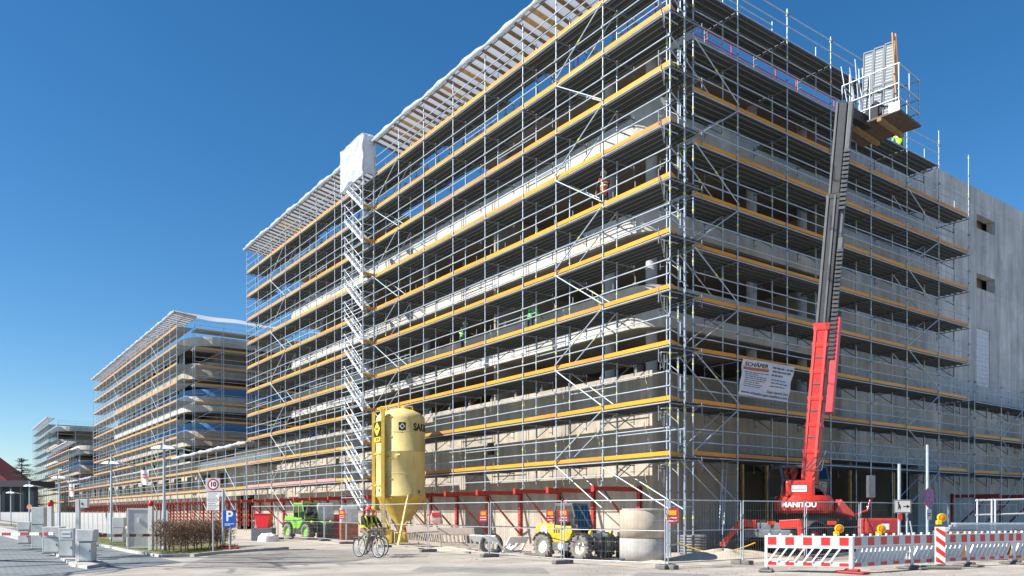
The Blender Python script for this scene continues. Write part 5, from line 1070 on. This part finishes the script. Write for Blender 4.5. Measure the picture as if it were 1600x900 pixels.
MB().prism([(-.1, cz_ - .14), (-.06, cz_ - .02), (-.07, cz_ + .08), (-.02, cz_ + .08), (0.02, cz_ - .02), (.0, cz_ - .14), (-.03, cz_ - .04)], -.07, -.067).prism([(-.06 + .03 * math.cos(a), cz_ + .12 + .03 * math.sin(a)) for a in [PI / 4 * i for i in range(8)]], -.07, -.067).build('pedestrian_figure', INK, s)
rplate(s, -.07, .07, zh(812, 26.2), zh(803, 26.2), RSIGN, -.06, 'lower_plate')
s = post_sign('no_stopping_sign', 'round blue and red no-stopping sign on a tall post', 1449, 25.6, zh(695, 25.6), .045); s.rotation_euler = (0, 0, RIGHT_ANG + .62)
Mz = T(.02, 0, zh(777.5, 25.6)); mb = MB(); disc(mb, .32, -.052, Mz); mb.build('red_ring', RSIGN, s); mb = MB(); disc(mb, .26, -.056, Mz); mb.build('blue_field', BLUES, s)
for a in (PI / 4, -PI / 4): MB().box(-.27, .27, -.06, -.0565 + .001 * (a > 0), -.028, .028, 0, Mz @ Matrix.Rotation(a, 4, 'Y')).build('red_cross', RSIGN, s)
rplate(s, -.13, .17, zh(812, 25.6), zh(796, 25.6), GREYW); rplate(s, -.09, .13, zh(803, 25.6), zh(801.5, 25.6), INK, -.052, 'text_line', .002); rplate(s, -.09, .1, zh(806, 25.6), zh(804.5, 25.6), INK, -.052, 'text_line', .002)
o = MB().path([(0, 0, 0), (0, 0, 1.35)], .03, 8).path([(.35, 0, 0), (.1, 0, 1.35)], .025, 8).box(-.15, .3, -.03, .03, .3, .35).build('steel_trestle', GALV); o.location = at(1417, 26.6); o.rotation_euler = (0, 0, RIGHT_ANG); tag(o, 'grey steel trestle right of the arrow sign post', 'trestle')
pr = thing('pipe_railing', 'white pipe railing at the far right behind the barriers', 'railing', at(1527, 27.5), RIGHT_ANG)
for x in (0, .5, .62, 1.9): MB().tube((x, 0, 0), (x, 0, 2.1), .03, 8).build('railing_post', PLATE, pr)
for z in (2.05, 1.55): MB().tube((-.05, 0, z), (3.2, .3, z + .08), .03, 8).build('railing_bar', PLATE, pr)
for i in range(4):
    o = MB().box(0, 3.4, -.16, .16, 0, .06).build('steel_plank', GALV); o.location = at(1478 + 4 * i, 27.2 - .05 * i, 1.0 + .075 * i); o.rotation_euler = (0, 0, RIGHT_ANG + .02); tag(o, ['lowest', 'second', 'third', 'topmost'][i] + ' pale steel plank in the stack behind the barriers', 'plank', 'stacked planks')
for x in (.3, 2.6):
    o = MB().box(x - .5, x + .5, -.5, .5, 0, 1.0).box(x - .52, x + .52, -.52, .52, .9, .995).build('crate', WOOD, bevel=0.01); o.location = at(1480, 27.4); o.rotation_euler = (0, 0, RIGHT_ANG + .02); tag(o, ('left' if x < 1 else 'right') + ' wooden crate carrying the stack of pale planks', 'crate', 'crates under planks')
# ------------------------------------------------------------------ concrete rings, hose coil, steel, debris
for i, (z, h, cc, nm) in enumerate(((0, .78, (0.42, 0.41, 0.385), 'lower grey'), (.79, .92, (0.46, 0.395, 0.31), 'upper sandy brown'))):
    o = MB().lathe([(.62, 0), (.75, 0), (.75, h * .5), (.75, h - .02), (.73, h), (.62, h), (.62, 0)], 40).build('concrete_ring', mat('ring_concrete%d' % i, cc, 0.9, var=0.15, scale=2, bump=0.3, bscale=8, streak=0.15)); o.location = at(1003, 26.9, z); tag(o, nm + ' concrete pipe ring of the stack by the fence', 'concrete ring')
o = MB().lathe([(.001, 0), (.78, 0), (.78, .04), (.001, .04)], 32).build('ring_lid', CONC2); o.location = at(1008, 26.9, 1.72); tag(o, 'flat pale slab lid lying on the concrete rings', 'slab')
hc = thing('hose_coil', 'coil of corrugated grey hose standing under the scaffold corner', 'hose coil', at(1083, 29.2)); me = MB().lathe([(.44 + .05 * math.cos(a), .05 * math.sin(a)) for a in [2 * PI * i / 8 for i in range(9)]], 28).mesh('hose_turn', mat('hose_grey', (0.17, 0.18, 0.19), 0.6))
for i in range(8): inst('hose_turn', me, T(0.01 * (i % 2), 0, .06 + .1 * i), hc)
for i, (a, b, lab) in enumerate((((1120, 864), (1190, 853), 'longer'), ((1128, 867), (1186, 858), 'shorter'))):
    p, q = G(*a), G(*b); o = MB().bar(p + Vector((0, 0, .35)), q + Vector((0, 0, .62)), .16, .02).bar(p + Vector((0, .08, .42)), q + Vector((0, .08, .69)), .02, .14).bar(p + Vector((0, -.08, .42)), q + Vector((0, -.08, .69)), .02, .14).build('steel_channel', GALVD); tag(o, lab + ' steel channel lying on the sand by the outrigger', 'steel channel')
o = MB().prism([(-.2, 0), (.22, 0), (.1, .22), (-.12, .24)], -.2, .2).build('steel_shoe', REDP); o.location = G(1128, 871.5, .05); o.rotation_euler = (0, 0, RIGHT_ANG); tag(o, 'small red steel shoe lying on the sand mound', 'shoe')
cbl = MB().path([at(1060 + 12 * i, 28.5, .55 - .35 * math.sin(PI * i / 10)) for i in range(11)], .02, 5).build('yellow_cable', YB); tag(cbl, 'thin yellow cable sagging under the scaffold corner', 'cable')
rc = at(412, 46); o = MB().prism([(-.55, .0), (-.75, 1.1), (.75, 1.1), (.55, 0)], -.5, .5).box(-.8, .8, -.55, .55, 1.06, 1.14).build('red_skip', RSIGN, bevel=0.02); o.scale = (.6, .6, .72); o.location = rc + Vector((0, 0, .75)); o.rotation_euler = (0, 0, RIGHT_ANG); tag(o, 'red steel skip on a stand left of the green telehandler', 'skip')
o = MB().box(-.6, .6, -.4, .4, 0, .74).build('skip_stand', DGREY, bevel=0.02); o.location = rc; o.rotation_euler = (0, 0, RIGHT_ANG); tag(o, 'dark stand under the red skip', 'stand')
bg = MB().grid(lambda a, b: Vector((.75 * math.cos(2 * PI * a) * math.sin(PI * b / 2) ** .6 * (1 + .1 * math.sin(6 * PI * a) + .06 * math.sin(22 * PI * a)), .6 * math.sin(2 * PI * a) * math.sin(PI * b / 2) ** .6, .8 * math.cos(PI * b / 2) ** .7 * (1 + .16 * math.sin(10 * PI * a) * b + .1 * math.sin(14 * b + 8 * a)))), 48, 12).build('sand_bag', WHITEP); bg.scale = (.75, .7, .55); bg.location = at(420, 44.5); tag(bg, 'white bulk bag slumped on the ground left of the green telehandler', 'bag')
for i, (px, d, z) in enumerate(((508, 50, 1.2), (545, 47, 1.0))):
    o = MB().box(-.5, .5, -.45, .45, 0, .9).box(-.44, .48, -.4, .43, .9, 1.0).build('wrapped_pallet', TARP, bevel=0.05); o.location = at(px, d, z); o.rotation_euler = (0, 0, RIGHT_ANG + .3); tag(o, ('film-wrapped white pallet load right of the green telehandler', 'film-wrapped white pallet load behind the cyclists')[i], 'pallet load')
for i, (px, d, z, m_, hh, lab) in enumerate(((518, 51, 0, RSIGN, 1.5, 'dark red machine box behind the forks of the green telehandler'), (508, 50, 0, WOOD, 1.19, 'stack of boards under the wrapped pallet load right of the green telehandler'), (545, 47, 0, mat('brick_stack', (0.28, 0.10, 0.06), 0.9, var=0.4, scale=9), .99, 'stack of red-brown bricks under the wrapped load behind the cyclists'))):
    o = MB().box(-.5, .5, -.5, .5, 0, hh).box(-.51, .51, -.51, .51, hh * .45, hh * .5).build('stacked_load', m_, bevel=0.02); o.location = at(px, d, z); o.rotation_euler = (0, 0, RIGHT_ANG + .3); tag(o, lab, 'load')
pb_ = thing('pink_bucket', 'pink and white printed bag hanging on the wall right of the silo', 'bag', at(682, 36.5, 1.0), RIGHT_ANG)
MB().grid(lambda a, b: Vector((.27 * max(-1, min(1, 1.5 * math.cos(2 * PI * a))) * (1 - .25 * b ** 2 + .05 * math.sin(9 * b + 5 * a)), .14 * max(-1, min(1, 1.5 * math.sin(2 * PI * a))), .1 + .6 * b)), 20, 10).build('bag_body', mat('printed_bag', (0.50, 0.40, 0.33), 0.6, var=0.6, scale=6), pb_)
MB().box(-.2, .16, -.165, -.15, .45, .62).build('red_print', RSIGN, pb_); MB().box(-.16, .2, -.165, -.15, .12, .26).build('pink_print', PINK, pb_)
# debris pieces at the foot of the fence
rd = random.Random(4); DEBM = [WOOD, GALVD, FOOTM, WOODL]
for i in range(22):
    px = rd.uniform(640, 1010); py = 856 + (px - 640) * .055 + rd.uniform(-3, 4); o = MB().box(-rd.uniform(.1, .5), rd.uniform(.1, .5), -.04, .04, 0, rd.uniform(.02, .07)).build('scrap_piece', DEBM[i % 4]); o.location = G(px, py, .01); o.rotation_euler = (rd.uniform(-.08, .08), rd.uniform(-.08, .08), rd.uniform(0, 3)); tag(o, 'small scrap of wood or steel lying along the foot of the fence', 'scrap', 'scraps along the fence')
# ------------------------------------------------------------------ banner on the right scaffold
BAN = thing('advert_banner', 'white advertising banner tied to the right scaffold beside the red boom', 'banner')
def on_plane_y(px, py, y):
    k = (px - 800) / FPX; d = (y - CAM.y) / (FWD.y + RGT.y * k); p = CAM + (FWD + RGT * k) * d; return Vector((p.x, y, zh(py, d)))
Q = [on_plane_y(1153, 616, .8), on_plane_y(1231, 629, .8), on_plane_y(1242, 573, .8), on_plane_y(1161, 560, .8)]
def bmap(s, t, off=0.0):
    p = Q[0].lerp(Q[1], s).lerp(Q[3].lerp(Q[2], s), t); return p + Vector((0, -.03 * math.sin(9 * s + 4 * t) - .02 * math.sin(14 * t + 3 * s) - off, 0))
MB().grid(lambda s, t: bmap(s, t), 30, 20).build('banner_sheet', BANN, BAN)
def btext(txt, s0, s1, t, hgt, m, bold=.0):
    me = textmesh(txt, 1.0, m, 1.0, bold); bmx = max(v.co.x for v in me.vertices); bmn = min(v.co.x for v in me.vertices); ymx = max(v.co.y for v in me.vertices); ymn = min(v.co.y for v in me.vertices)
    for v in me.vertices: v.co = bmap(s0 + (s1 - s0) * (v.co.x - bmn) / (bmx - bmn), t + hgt * ((v.co.y - ymn) / (ymx - ymn) - .5), .015)
    inst('lettering', me, Matrix(), BAN)
def bbar(s0, s1, t0, t1, m, name='text_line', off=.01): MB().grid(lambda a, b: bmap(s0 + (s1 - s0) * a, t0 + (t1 - t0) * b, off), max(1, int((s1 - s0) * 30)), 2).build(name, m, BAN)
btext('SCHÄFER', .06, .47, .885, .13, INK, .02); bbar(.04, .5, .72, .80, mat('rust_red', (0.42, 0.10, 0.05), 0.5), 'red_band')
btext('www.schaefer-geruestbau.com', .03, .97, .085, .10, INK, .008); btext('Dann bewirb Dich', .55, .97, .20, .075, INK, .006)
for i, (s0, s1) in enumerate(((.56, .82), (.86, .98), (.57, .96), (.57, .8), (.57, .88), (.57, .93), (.57, .86))):
    r_ = random.Random(i); t = [.87, .87, .77, .67, .54, .45, .36][i]; h = .05 if i < 4 else .028; x = s0
    while x < s1: w_ = r_.uniform(.03, .09); bbar(x, min(s1, x + w_), t - h / 2, t + h / 2, DGREY); x += w_ + .014
for i in range(8):
    r_ = random.Random(20 + i); x = .07; t = .66 - i * .055; e_ = r_.uniform(.3, .48)
    while x < e_: w_ = r_.uniform(.03, .08); bbar(x, x + w_, t - .011, t + .011, DGREY); x += w_ + .012
# ------------------------------------------------------------------ street lamps
def street_lamp(px, d, h, label):
    s = thing('street_lamp', label, 'street lamp', at(px, d), RIGHT_ANG, 'street lamps along the drive')
    MB().tube((0, 0, 0), (0, 0, h * .42), .075, 12).tube((0, 0, h * .42), (0, 0, h), .055, 12).build('pole', GALV, s)
    MB().lathe([(.1, 0), (.11, .15), (.075, .2)], 12).build('base', GALVD, s)
    MB().tube((-.4, 0, h - .5), (.5, 0, h - .5), .03, 8).build('arm', GALV, s)
    for sg, ln in ((-1, .42), (1, .55)):
        x0 = .04 * sg; z = h - .5
        MB().add([(x0, -.3, z), (x0, .3, z), (x0 + sg * ln, .3, z + .0), (x0 + sg * ln, -.3, z + .0), (x0 + sg * .03, -.2, z + .16), (x0 + sg * .03, .2, z + .16), (x0 + sg * ln * .7, .2, z + .12), (x0 + sg * ln * .7, -.2, z + .12)], [(0, 1, 2, 3), (4, 7, 6, 5), (0, 4, 5, 1), (1, 5, 6, 2), (2, 6, 7, 3), (3, 7, 4, 0)]).build('lamp_head', GALV, s)
        MB().box(x0 + sg * ln * .5 - .15, x0 + sg * ln * .5 + .15, -.2, .2, z - .012, z - .003).build('diffuser', WHITEP, s)
    MB().add([(.6, -.3, h - .45), (1.25, -.4, h - .62), (1.25, .4, h - .62), (.6, .3, h - .45), (.6, -.3, h - .42), (1.25, -.4, h - .59), (1.25, .4, h - .59), (.6, .3, h - .42)], [(0, 3, 2, 1), (4, 5, 6, 7), (0, 1, 5, 4), (1, 2, 6, 5), (2, 3, 7, 6), (3, 0, 4, 7)]).build('reflector', GALVD, s)
street_lamp(256.5, 33.2, zh(683, 33.2), 'nearest street lamp, at the right end of the barrier arm by the hedge')
street_lamp(174, 44.6, zh(711, 44.6), 'second nearest street lamp, behind the white cabinet')
street_lamp(93, 55, zh(736, 55), 'third street lamp, rising behind the gate island boxes')
street_lamp(46, 80, zh(752, 80), 'fourth street lamp, beside the small round sign'); street_lamp(17, 97, zh(764, 97), 'farthest street lamp at the left edge')
for px, d, py, lab, m in ((46, 79, 792, 'small round pink sign on the fourth lamp post', PINK),):
    o = MB().lathe([(.001, -.02), (.26, -.02), (.26, .02), (.001, .02)], 20, UPR, smooth=False).build('round_sign', m); o.location = at(px, d, zh(py, d)); o.rotation_euler = (0, 0, RIGHT_ANG); tag(o, lab, 'sign')
for px, py, d, w, h, lab in ((226, 746, 60, 12, 23, 'white printed cloth sign hung on the long low scaffold'), (112, 766, 110, 8, 20, 'small white printed cloth sign hung farther along the low scaffold')):
    o = thing('cloth_sign', lab, 'banner', at(px, d, zh(py, d)), RIGHT_ANG); k = d / FPX
    MB().grid(lambda a, b: Vector(((a - .5) * w * k, .05 * math.sin(6 * a + 3 * b), (b - .5) * h * k)), 8, 8).build('cloth', WHITEP, o)
    for z in (-.02, .16): MB().box(-.35 * w * k, .35 * w * k, -.075, -.06, z * h * k, (z + .07) * h * k).build('red_bar', RSIGN, o)
# ------------------------------------------------------------------ gate island: cabinets, arms, posts
def cabinet(label, px, d, w, h, dp, m=GREYW, lid=True, plate=False, rot=0.15, slope=False):
    c = thing('ticket_box', label, 'cabinet', at(px, d, .1 if px < 160 else 0.01), RIGHT_ANG + rot)
    MB().box(-w / 2, w / 2, -dp / 2, dp / 2, .03, h * .62 if lid else h).build('case', m, c, bevel=0.02)
    MB().box(-w / 2 - .02, w / 2 + .02, -dp / 2 - .02, dp / 2 + .02, 0, .03).build('plinth', DGREY, c)
    if lid: MB().prism([(-w / 2 - .04, h * .63), (-w / 2 - .06, h), (w / 2 + .06, h - .02), (w / 2 + .02, h * .63)], -dp / 2 - .02, dp / 2 + .02).build('head', m, c, bevel=0.02)
    if plate: MB().box(-w * .3, w * .3, -dp / 2 - .012, -dp / 2 - .001, h * .7, h * .9).build('notice', PWH, c); MB().box(-w * .26, w * .26, -dp / 2 - .016, -dp / 2 - .0125, h * .79, h * .82).build('text_line', DGREY, c)
    MB().box(-w * .42, w * .42, -dp / 2 - .006, -dp / 2 - .0005, h * .08, h * .58).build('door', m, c)
    MB().box(-w * .44, -w * .425, -dp / 2 - .004, -dp / 2 - .0005, h * .06, h * .6).box(w * .425, w * .44, -dp / 2 - .004, -dp / 2 - .0005, h * .06, h * .6).box(-w * .425, w * .425, -dp / 2 - .004, -dp / 2 - .0005, h * .585, h * .6).build('door_seam', DARK, c)
    MB().box(w * .3, w * .34, -dp / 2 - .02, -dp / 2, h * .3, h * .38).build('lock', DARK, c)
    return c
cabinet('nearest grey ticket machine at the tip of the gate island', 137, 24.8, .4, 1.02, .4)
cabinet('grey cabinet with a small notice, second on the gate island', 108, 27.3, .48, 1.0, .5, lid=False, plate=True)
cabinet('grey barrier housing carrying the left arm, third on the gate island', 85, 29.9, .6, 1.0, .6, lid=False)
cabinet('farther grey ticket machine with a flared head on the gate island', 40, 38.7, .5, 1.1, .45)
cabinet('tall pale cabinet with double panel behind the left arm', 62, 33.2, .5, 1.75, .4, mat('pale_green_paint', (0.50, 0.55, 0.53), 0.55, var=0.08, scale=3, streak=0.1), lid=False)
cabinet('white service cabinet by the second lamp post', 187, 43, .6, 1.35, .5, lid=False)
o = thing('tall_post', 'tall square white post with a small box at the gate island tip', 'post', at(122, 24.9, .1), RIGHT_ANG + .1); MB().box(-.06, .06, -.06, .06, 0, 1.95).build('post', GREYW, o, bevel=0.01); MB().box(.07, .3, -.05, .1, 1.68, 1.95).build('reader_box', GREYW, o, bevel=0.01); MB().box(.12, .16, -.062, -.051, 1.78, 1.84).build('lens', INK, o)
def arm(label, p, q, n):
    p = Vector(p); q = Vector(q); a = thing('boom_gate', label, 'barrier arm', (0, 0, 0)); MB().bar(p, q, .06, .1).build('beam', PWH, a)
    for i in range(n): MB().bar(p.lerp(q, (i + .25) / n), p.lerp(q, (i + .75) / n), .066, .106).build('red_band', mat('arm_red', (0.30, 0.03, 0.05), 0.5), a)
arm('left red and white barrier arm across the drive', at(-60, 30.5, zh(835, 30.5)), at(84, 29.5, zh(834, 29.5)), 5)
arm('right red and white barrier arm reaching the nearest street lamp', at(147, 28.5, zh(837, 28.5)), at(257, 33.0, zh(836, 33.0)), 5)
for px, d, t, lab in ((79, 32, 791, 'grey signal post with red lamp left of the gate island boxes'), (236, 34.2, 791, 'grey signal post with red lamp at the white gate')):
    o = thing('signal_post', lab, 'signal', at(px, d), RIGHT_ANG); MB().box(-.09, .09, -.09, .09, 0, zh(t, d)).build('post', GREYW, o, bevel=0.01); MB().lathe([(.001, .26), (.08, .24), (.11, .14), (.1, .0), (.001, 0)], 14, T(0, 0, zh(t, d))).build('red_lamp', mat('red_lens', (0.55, 0.03, 0.02), 0.3), o)
gt = thing('gate_leaf', 'white sheet metal gate leaf with handle beside the right arm', 'gate', at(217, 35), RIGHT_ANG + .25)
MB().box(-.42, .42, -.015, .015, .12, 1.75).build('sheet', GREYW, gt); MB().box(-.48, -.42, -.04, .04, 0, 1.82).box(.42, .48, -.04, .04, 0, 1.82).box(-.42, .42, -.035, .035, 1.75, 1.82).box(-.42, .42, -.035, .035, .06, .12).build('gate_frame', WHITEP, gt); MB().box(-.03, .03, -.05, -.016, 1.2, 1.4).build('handle', PWH, gt)
for i in range(4):
    o = MB().box(-.05, .05, -.05, .05, 0, 1.72).box(-.08, .08, -.012, .012, .2, 1.6).build('gate_post', GREYW); o.location = at(243 + 6 * i, 34.5 + .2 * i); o.rotation_euler = (0, 0, RIGHT_ANG); tag(o, ['first', 'second', 'third', 'fourth'][i] + ' narrow white gate post between the gate leaf and the hedge', 'post', 'gate posts')
o = MB().lathe([(.09, 0), (.09, .8), (.12, .82), (.12, .95), (.001, 1.0)], 14).build('bollard', GREYW); o.location = at(200.5, 38.6); tag(o, 'short white bollard left of the gate leaf', 'bollard')
# long white fence of boards along the drive
wf = thing('board_fence', 'long white board fence running away along the drive', 'fence'); k = Kit(wf)
fa = G(198, 841); fb = G(0, 813.5); dv = fb - fa; Lf = dv.length; dv.normalize(); nrm = Vector((-dv.y, dv.x, 0))
bm_ = MB().box(0, 1, -.015, .015, .15, 1.6).mesh('board', mat('fence_white', (0.36, 0.36, 0.355), 0.6, var=0.08, scale=.7, streak=.15)); pm2 = MB().box(-.06, .06, -.045, .045, 0, 1.68).mesh('post', PLATE)
n = 90
for i in range(n):
    p = fa + dv * (Lf * 1.6 * i / n); M = Matrix(((dv.x * Lf * 1.6 / n, -dv.y, 0, p.x), (dv.y * Lf * 1.6 / n, dv.x, 0, p.y), (0, 0, 1, 0), (0, 0, 0, 1))); k.add('board', bm_, M)
    k.add('post', pm2, T(*p) @ RZ(math.atan2(dv.y, dv.x)))
k.done()
# ------------------------------------------------------------------ hedge of bare brown twigs
hd = thing('hedge', 'clipped brown leafless hedge behind the speed limit sign', 'hedge'); ha, hb_ = G(268, 864), G(369, 853); hv = hb_ - ha; HL = hv.length; hv.normalize(); hn = Vector((-hv.y, hv.x, 0)); rh = random.Random(9)
st = MB()
for i in range(16):
    b0 = ha + hv * (HL * (i + rh.uniform(.2, .8)) / 16) + hn * rh.uniform(.1, .6); st.tube(b0, b0 + Vector((rh.uniform(-.1, .1), rh.uniform(-.1, .1), .7)), .03, 5, r2=.015); 
st.build('stem', mat('hedge_stem', (0.10, 0.075, 0.05), 0.9), hd)
tw = MB()
for i in range(17000):
    x = rh.uniform(0, HL); y = rh.uniform(0, .9); z = .18 + 1.0 * rh.random() ** .7; z *= 1 + .06 * math.sin(x * 2.3) + .04 * math.sin(x * 5 + 1)
    p = ha + hv * x + hn * y + Vector((0, 0, z)); dd = Vector((rh.gauss(0, 1), rh.gauss(0, 1), rh.gauss(.5, 1))).normalized() * rh.uniform(.06, .2)
    s_ = dd.cross(Vector((rh.gauss(0, 1), rh.gauss(0, 1), rh.gauss(0, 1)))).normalized() * rh.uniform(.003, .009)
    tw.add([p - s_, p + s_, p + dd], [(0, 1, 2)], 0 if rh.random() < .8 else 1)
    if rh.random() < .45: l = s_.normalized() * .022; tw.add([p + dd * .5, p + dd * .7 + l, p + dd, p + dd * .7 - l], [(0, 1, 2, 3)], 1)
tw.build('twigs', [mat('twig_brown', (0.16, 0.105, 0.07), 0.9, var=0.3), mat('dry_leaf', (0.22, 0.14, 0.085), 0.8, var=0.3)], hd)['kind'] = 'stuff'
# ------------------------------------------------------------------ grass tufts on the verge
gr = MB(); rg = random.Random(2)
for i in range(5000):
    px = rg.uniform(20, 372); lo = 822 + (px - 20) * .165 if px < 260 else 867 - (px - 260) * .12; py = lo + rg.uniform(-3.5, 4); p = G(px, max(813, py)); a = rg.uniform(0, 6.28); h = rg.uniform(.03, .12)
    gr.add([p + Vector((math.cos(a), math.sin(a), 0)) * .012, p - Vector((math.cos(a), math.sin(a), 0)) * .012, p + Vector((rg.uniform(-.04, .04), rg.uniform(-.04, .04), h))], [(0, 1, 2)])
tag(gr.build('grass', mat('grass', (0.13, 0.17, 0.035), 0.8, var=0.4)), 'thin spring grass on the verge along the drive', 'grass', kind='stuff')
# ------------------------------------------------------------------ far left: dark pavilion, red roof, trees
pv = thing('dark_pavilion', 'low dark flat-roofed building at the far left edge', 'building', at(-10, 150), RIGHT_ANG)
MB().box(-12, 7.0, 0, 8, 6.4, 7.6).build('roof', mat('dark_roof', (0.035, 0.035, 0.045), 0.6), pv); MB().box(-11, 6.4, 3.0, 3.3, 0, 6.4).build('wall', mat('dark_wall', (0.03, 0.03, 0.04), 0.4), pv)
for i in range(9): MB().box(-10.6 + 1.9 * i, -10.4 + 1.9 * i, .6, .9, 0, 6.4).build('column', DGREY, pv); MB().box(-10.2 + 1.9 * i, -8.9 + 1.9 * i, 2.95, 2.99, .6, 5.6).build('window_pane', MATS['dark_window'], pv)
rf = thing('red_roof_house', 'house with dark red pitched roof behind the dark pavilion', 'house', at(-12, 185), RIGHT_ANG); MB().box(-9, 4.5, 0, 9, 0, 8).build('wall', mat('house_wall', (0.45, 0.4, 0.36), 0.8), rf)
MB().prism([(-10, 8), (-5, 15.5), (5.2, 8)], -.5, 9.5).build('roof', mat('red_tiles', (0.17, 0.03, 0.03), 0.8, var=0.3, scale=2), rf)
MB().box(-7, -6.4, 3, 3.6, 12, 16.5).build('chimney', mat('brick_stack2', (0.28, 0.10, 0.06), 0.9), rf)
def conifer(label, loc, h, rad, seed):
    t = thing('conifer_tree', label, 'tree', loc); r = random.Random(seed)
    tk = MB().tube((0, 0, 0), (0, 0, h), .28, 8, r2=.05); 
    br_ = MB(); nd = MB()
    for i in range(230):
        f = r.uniform(.15, .99); z = h * f; L_ = rad * (1 - f) ** .55 * r.uniform(.7, 1.1) + .3; a = r.uniform(0, 6.28); e = Vector((math.cos(a) * L_, math.sin(a) * L_, L_ * r.uniform(-.15, .25))); p0 = Vector((0, 0, z)); br_.tube(p0, p0 + e, .05, 4, r2=.012, caps=False)
        for k in range(16):
            u = r.uniform(.3, 1.02); c = p0 + e * u; d2 = Vector((r.gauss(0, 1), r.gauss(0, 1), r.gauss(-.1, .5))).normalized() * r.uniform(.3, .8) * (1.1 - .5 * u); s_ = d2.cross(Vector((0, 0, 1))).normalized() * .05
            nd.add([c - s_, c + s_, c + d2], [(0, 1, 2)])
    tk.build('trunk', mat('bark', (0.07, 0.055, 0.045), 0.9), t); br_.build('branches', MATS['bark'], t); nd.build('crown', mat('conifer_needles', (0.055, 0.06, 0.05), 0.8, var=0.3), t)['kind'] = 'stuff'
conifer('dark sparse conifer beyond the pavilion at the far left', at(34, 170), 13.2, 5.6, 3); conifer('smaller dark conifer right of the sparse one at the far left', at(47, 176), 7.5, 4.0, 8)
def bare_tree(label, loc, h, seed):
    t = thing('bare_tree', label, 'tree', loc); r = random.Random(seed); tr_ = MB(); tb = MB()
    def grow(p, d, L_, rad, dep):
        q = p + d * L_; (tr_ if dep == 0 else tb).tube(p, q, rad, 6 if dep < 3 else 4, r2=rad * .72, caps=False)
        if dep >= 6: return
        for k in range(3 if dep in (1, 2, 3) else 2):
            nd_ = (d + Vector((r.gauss(0, .45), r.gauss(0, .45), r.gauss(.06, .3)))).normalized(); grow(q if k < 2 else p.lerp(q, r.uniform(.4, .8)), nd_, L_ * r.uniform(.62, .85), rad * .66, dep + 1)
    grow(Vector((0, 0, 0)), Vector((0, 0, 1)), h * .27, h * .018, 0)
    tr_.build('trunk', MATS['bark'], t); tb.build('crown', MATS['bark'], t)
bare_tree('bare street tree standing just left of the view by the drive', at(-330, 25.0), 17, 4); bare_tree('bare street tree farther along the drive, left of the view', at(-200, 33), 13, 11)
